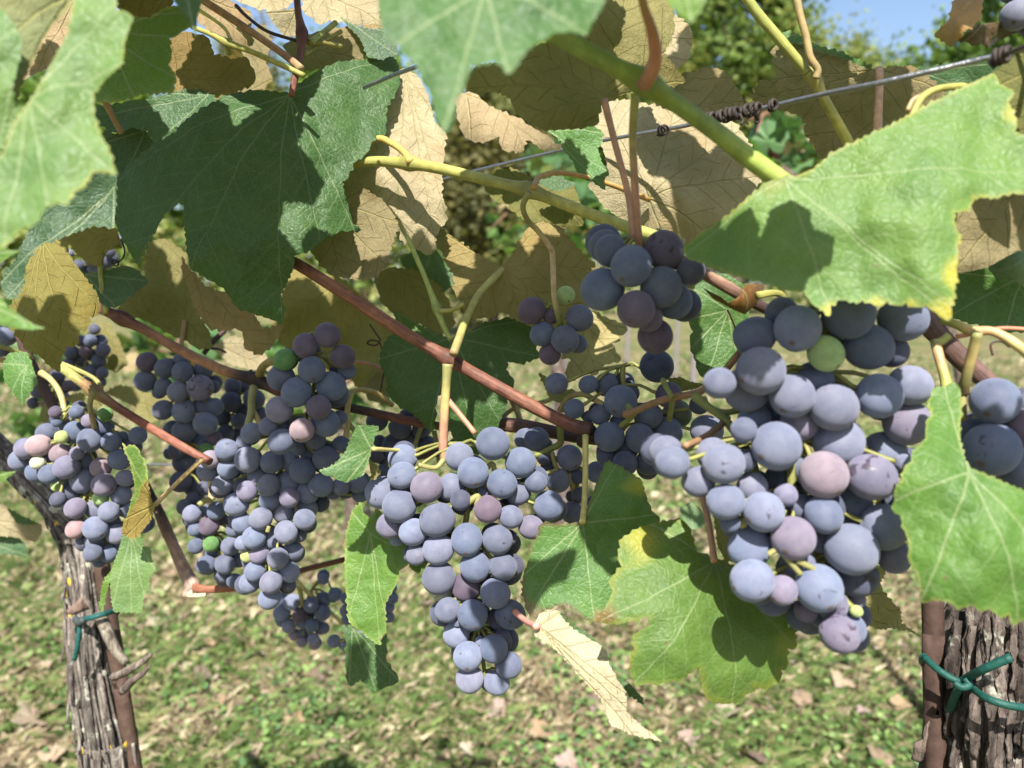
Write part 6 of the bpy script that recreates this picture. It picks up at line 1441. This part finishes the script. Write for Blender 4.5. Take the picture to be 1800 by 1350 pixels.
def hedge(lab, u0, u1, d, top_px, cols, n, seed):
    rng = np.random.default_rng(seed)
    a = P(u0, 500, d); b = P(u1, 500, d); top = P((u0+u1)/2, top_px, d).z
    root = empty('hedge', ((a.x+b.x)/2, (a.y+b.y)/2, 0))
    x = rng.uniform(a.x, b.x, n); y = a.y+rng.uniform(-.8, .8, n)
    hh = top*np.array([.85+.35*noise.noise(Vector((float(q)*.8, seed, 0))) for q in x])
    z = hh*rng.uniform(0, 1, n)**.6
    pts = np.stack([x, y, z], 1)
    nrm = rng.normal(size=(n, 3)); nrm[:, 2] += .5; nrm /= np.linalg.norm(nrm, axis=1)[:, None]
    e1 = np.cross(nrm, rng.normal(size=(n, 3))); e1 /= np.linalg.norm(e1, axis=1)[:, None]; e2 = np.cross(nrm, e1)
    s = (d*.006*rng.uniform(.6, 1.4, n))[:, None]
    V = np.stack([pts-e1*s, pts+e2*s*.6, pts+e1*s, pts-e2*s*.6], 1).reshape(-1, 3)
    cc = np.array(cols)[rng.integers(0, len(cols), n)]*rng.uniform(.7, 1.3, (n, 1))
    child(stuff_mesh('foliage', V, np.arange(n*4).reshape(n, 4), np.repeat(cc, 4, 0), M_FOLI), root)
    return tag(root, lab, 'hedge', 'hedges beyond the vineyard')
hedge('long pale green hedge at the far end of the grass, behind the posts', -300, 2100, 26, 375, YLG+GRN, 16000, 3)
# ------------------------------------------------------------------ unseen leaves added above the frame to cast shade on bunches and leaves
def shade_leaf(u, v, d, t, size, roll=0., tilt=.5, off=(0, 0), lobes=1.0):
    """an unseen vine leaf added t metres sunward to shade the place (u, v, d)"""
    n = (SUN+Vector((RND.uniform(-.3, .3), RND.uniform(-.3, .3), tilt))).normalized()
    e2 = Vector((math.sin(roll), 0, -math.cos(roll))); e2 = (e2-n*e2.dot(n)).normalized(); e1 = e2.cross(n)
    s = size/2
    T0 = P(u, v, d)
    for _ in range(60):                                      # far enough towards the sun to be wholly above the picture
        T = T0+SUN*t
        low = max((lambda q: q[1] if q[2] > .02 else -1e4)(proj(T+e1*a*s+e2*b*s)) for a, b in LOBE)
        if low < -25: break
        t += .01
    poly = [(a*s*100*lobes, b*s*100) for a, b in LOBE]
    k = RND.uniform(.5, 2.0)
    fm = lambda x, y: T+e1*(x/100)+e2*(y/100)-n*(k*(x/100)**2+.8*(y/100)**2)
    front = n.dot(Vector((0, 0, CAM_H))-T) > 0
    sd = len(LEAVES)+1
    me = blade_mesh('vine_leaf', poly, (0, -.1*s*100), [(0, s*105), (.86*s*100, .1*s*100), (-.86*s*100, .1*s*100), (.45*s*100, -.5*s*100), (-.45*s*100, -.5*s*100)], fm, front, TOP['mid'], BOT['olive'], size*100/22, size*100/30, .25, seed=sd)
    o = link('vine_leaf', me)
    LEAVES.append(o)
    return tag(o, 'unseen vine leaf added above the picture to cast shade', 'vine leaf', 'unseen leaves added above the picture for shade')
SHADE_LEAVES = [(1345, 415, .27, .1, .055), (1250, 440, .28, .1, .05), (5, 670, .7, .34, .12), (80, 850, .68, .36, .10), (30, 760, .68, .34, .13), (400, 225, .43, .17, .12), (270, 330, .425, .2, .10), (1125, 545, .32, .12, .085), (1090, 690, .43, .21, .12), (985, 575, .43, .22, .07), (575, 640, .45, .24, .10), (350, 640, .57, .3, .11), (425, 790, .60, .3, .09),
          (370, 360, .42, .18, .11), (440, 490, .41, .2, .10), (930, 490, .475, .24, .11), (770, 580, .485, .26, .11), (980, 120, .345, .1, .09), (1490, 180, .40, .2, .12),
          (630, 420, .41, .22, .07), (300, 520, .57, .28, .13), (590, 560, .64, .3, .13), (410, 570, .52, .28, .08), (90, 600, .43, .24, .055), (1260, 160, .425, .2, .08),
          (150, 640, .7, .34, .12), (690, 750, .535, .3, .09), (1740, 520, .375, .2, .09), (1760, 800, .30, .2, .05), (60, 680, .6, .3, .09)]
for c in SHADE_LEAVES: shade_leaf(*c)
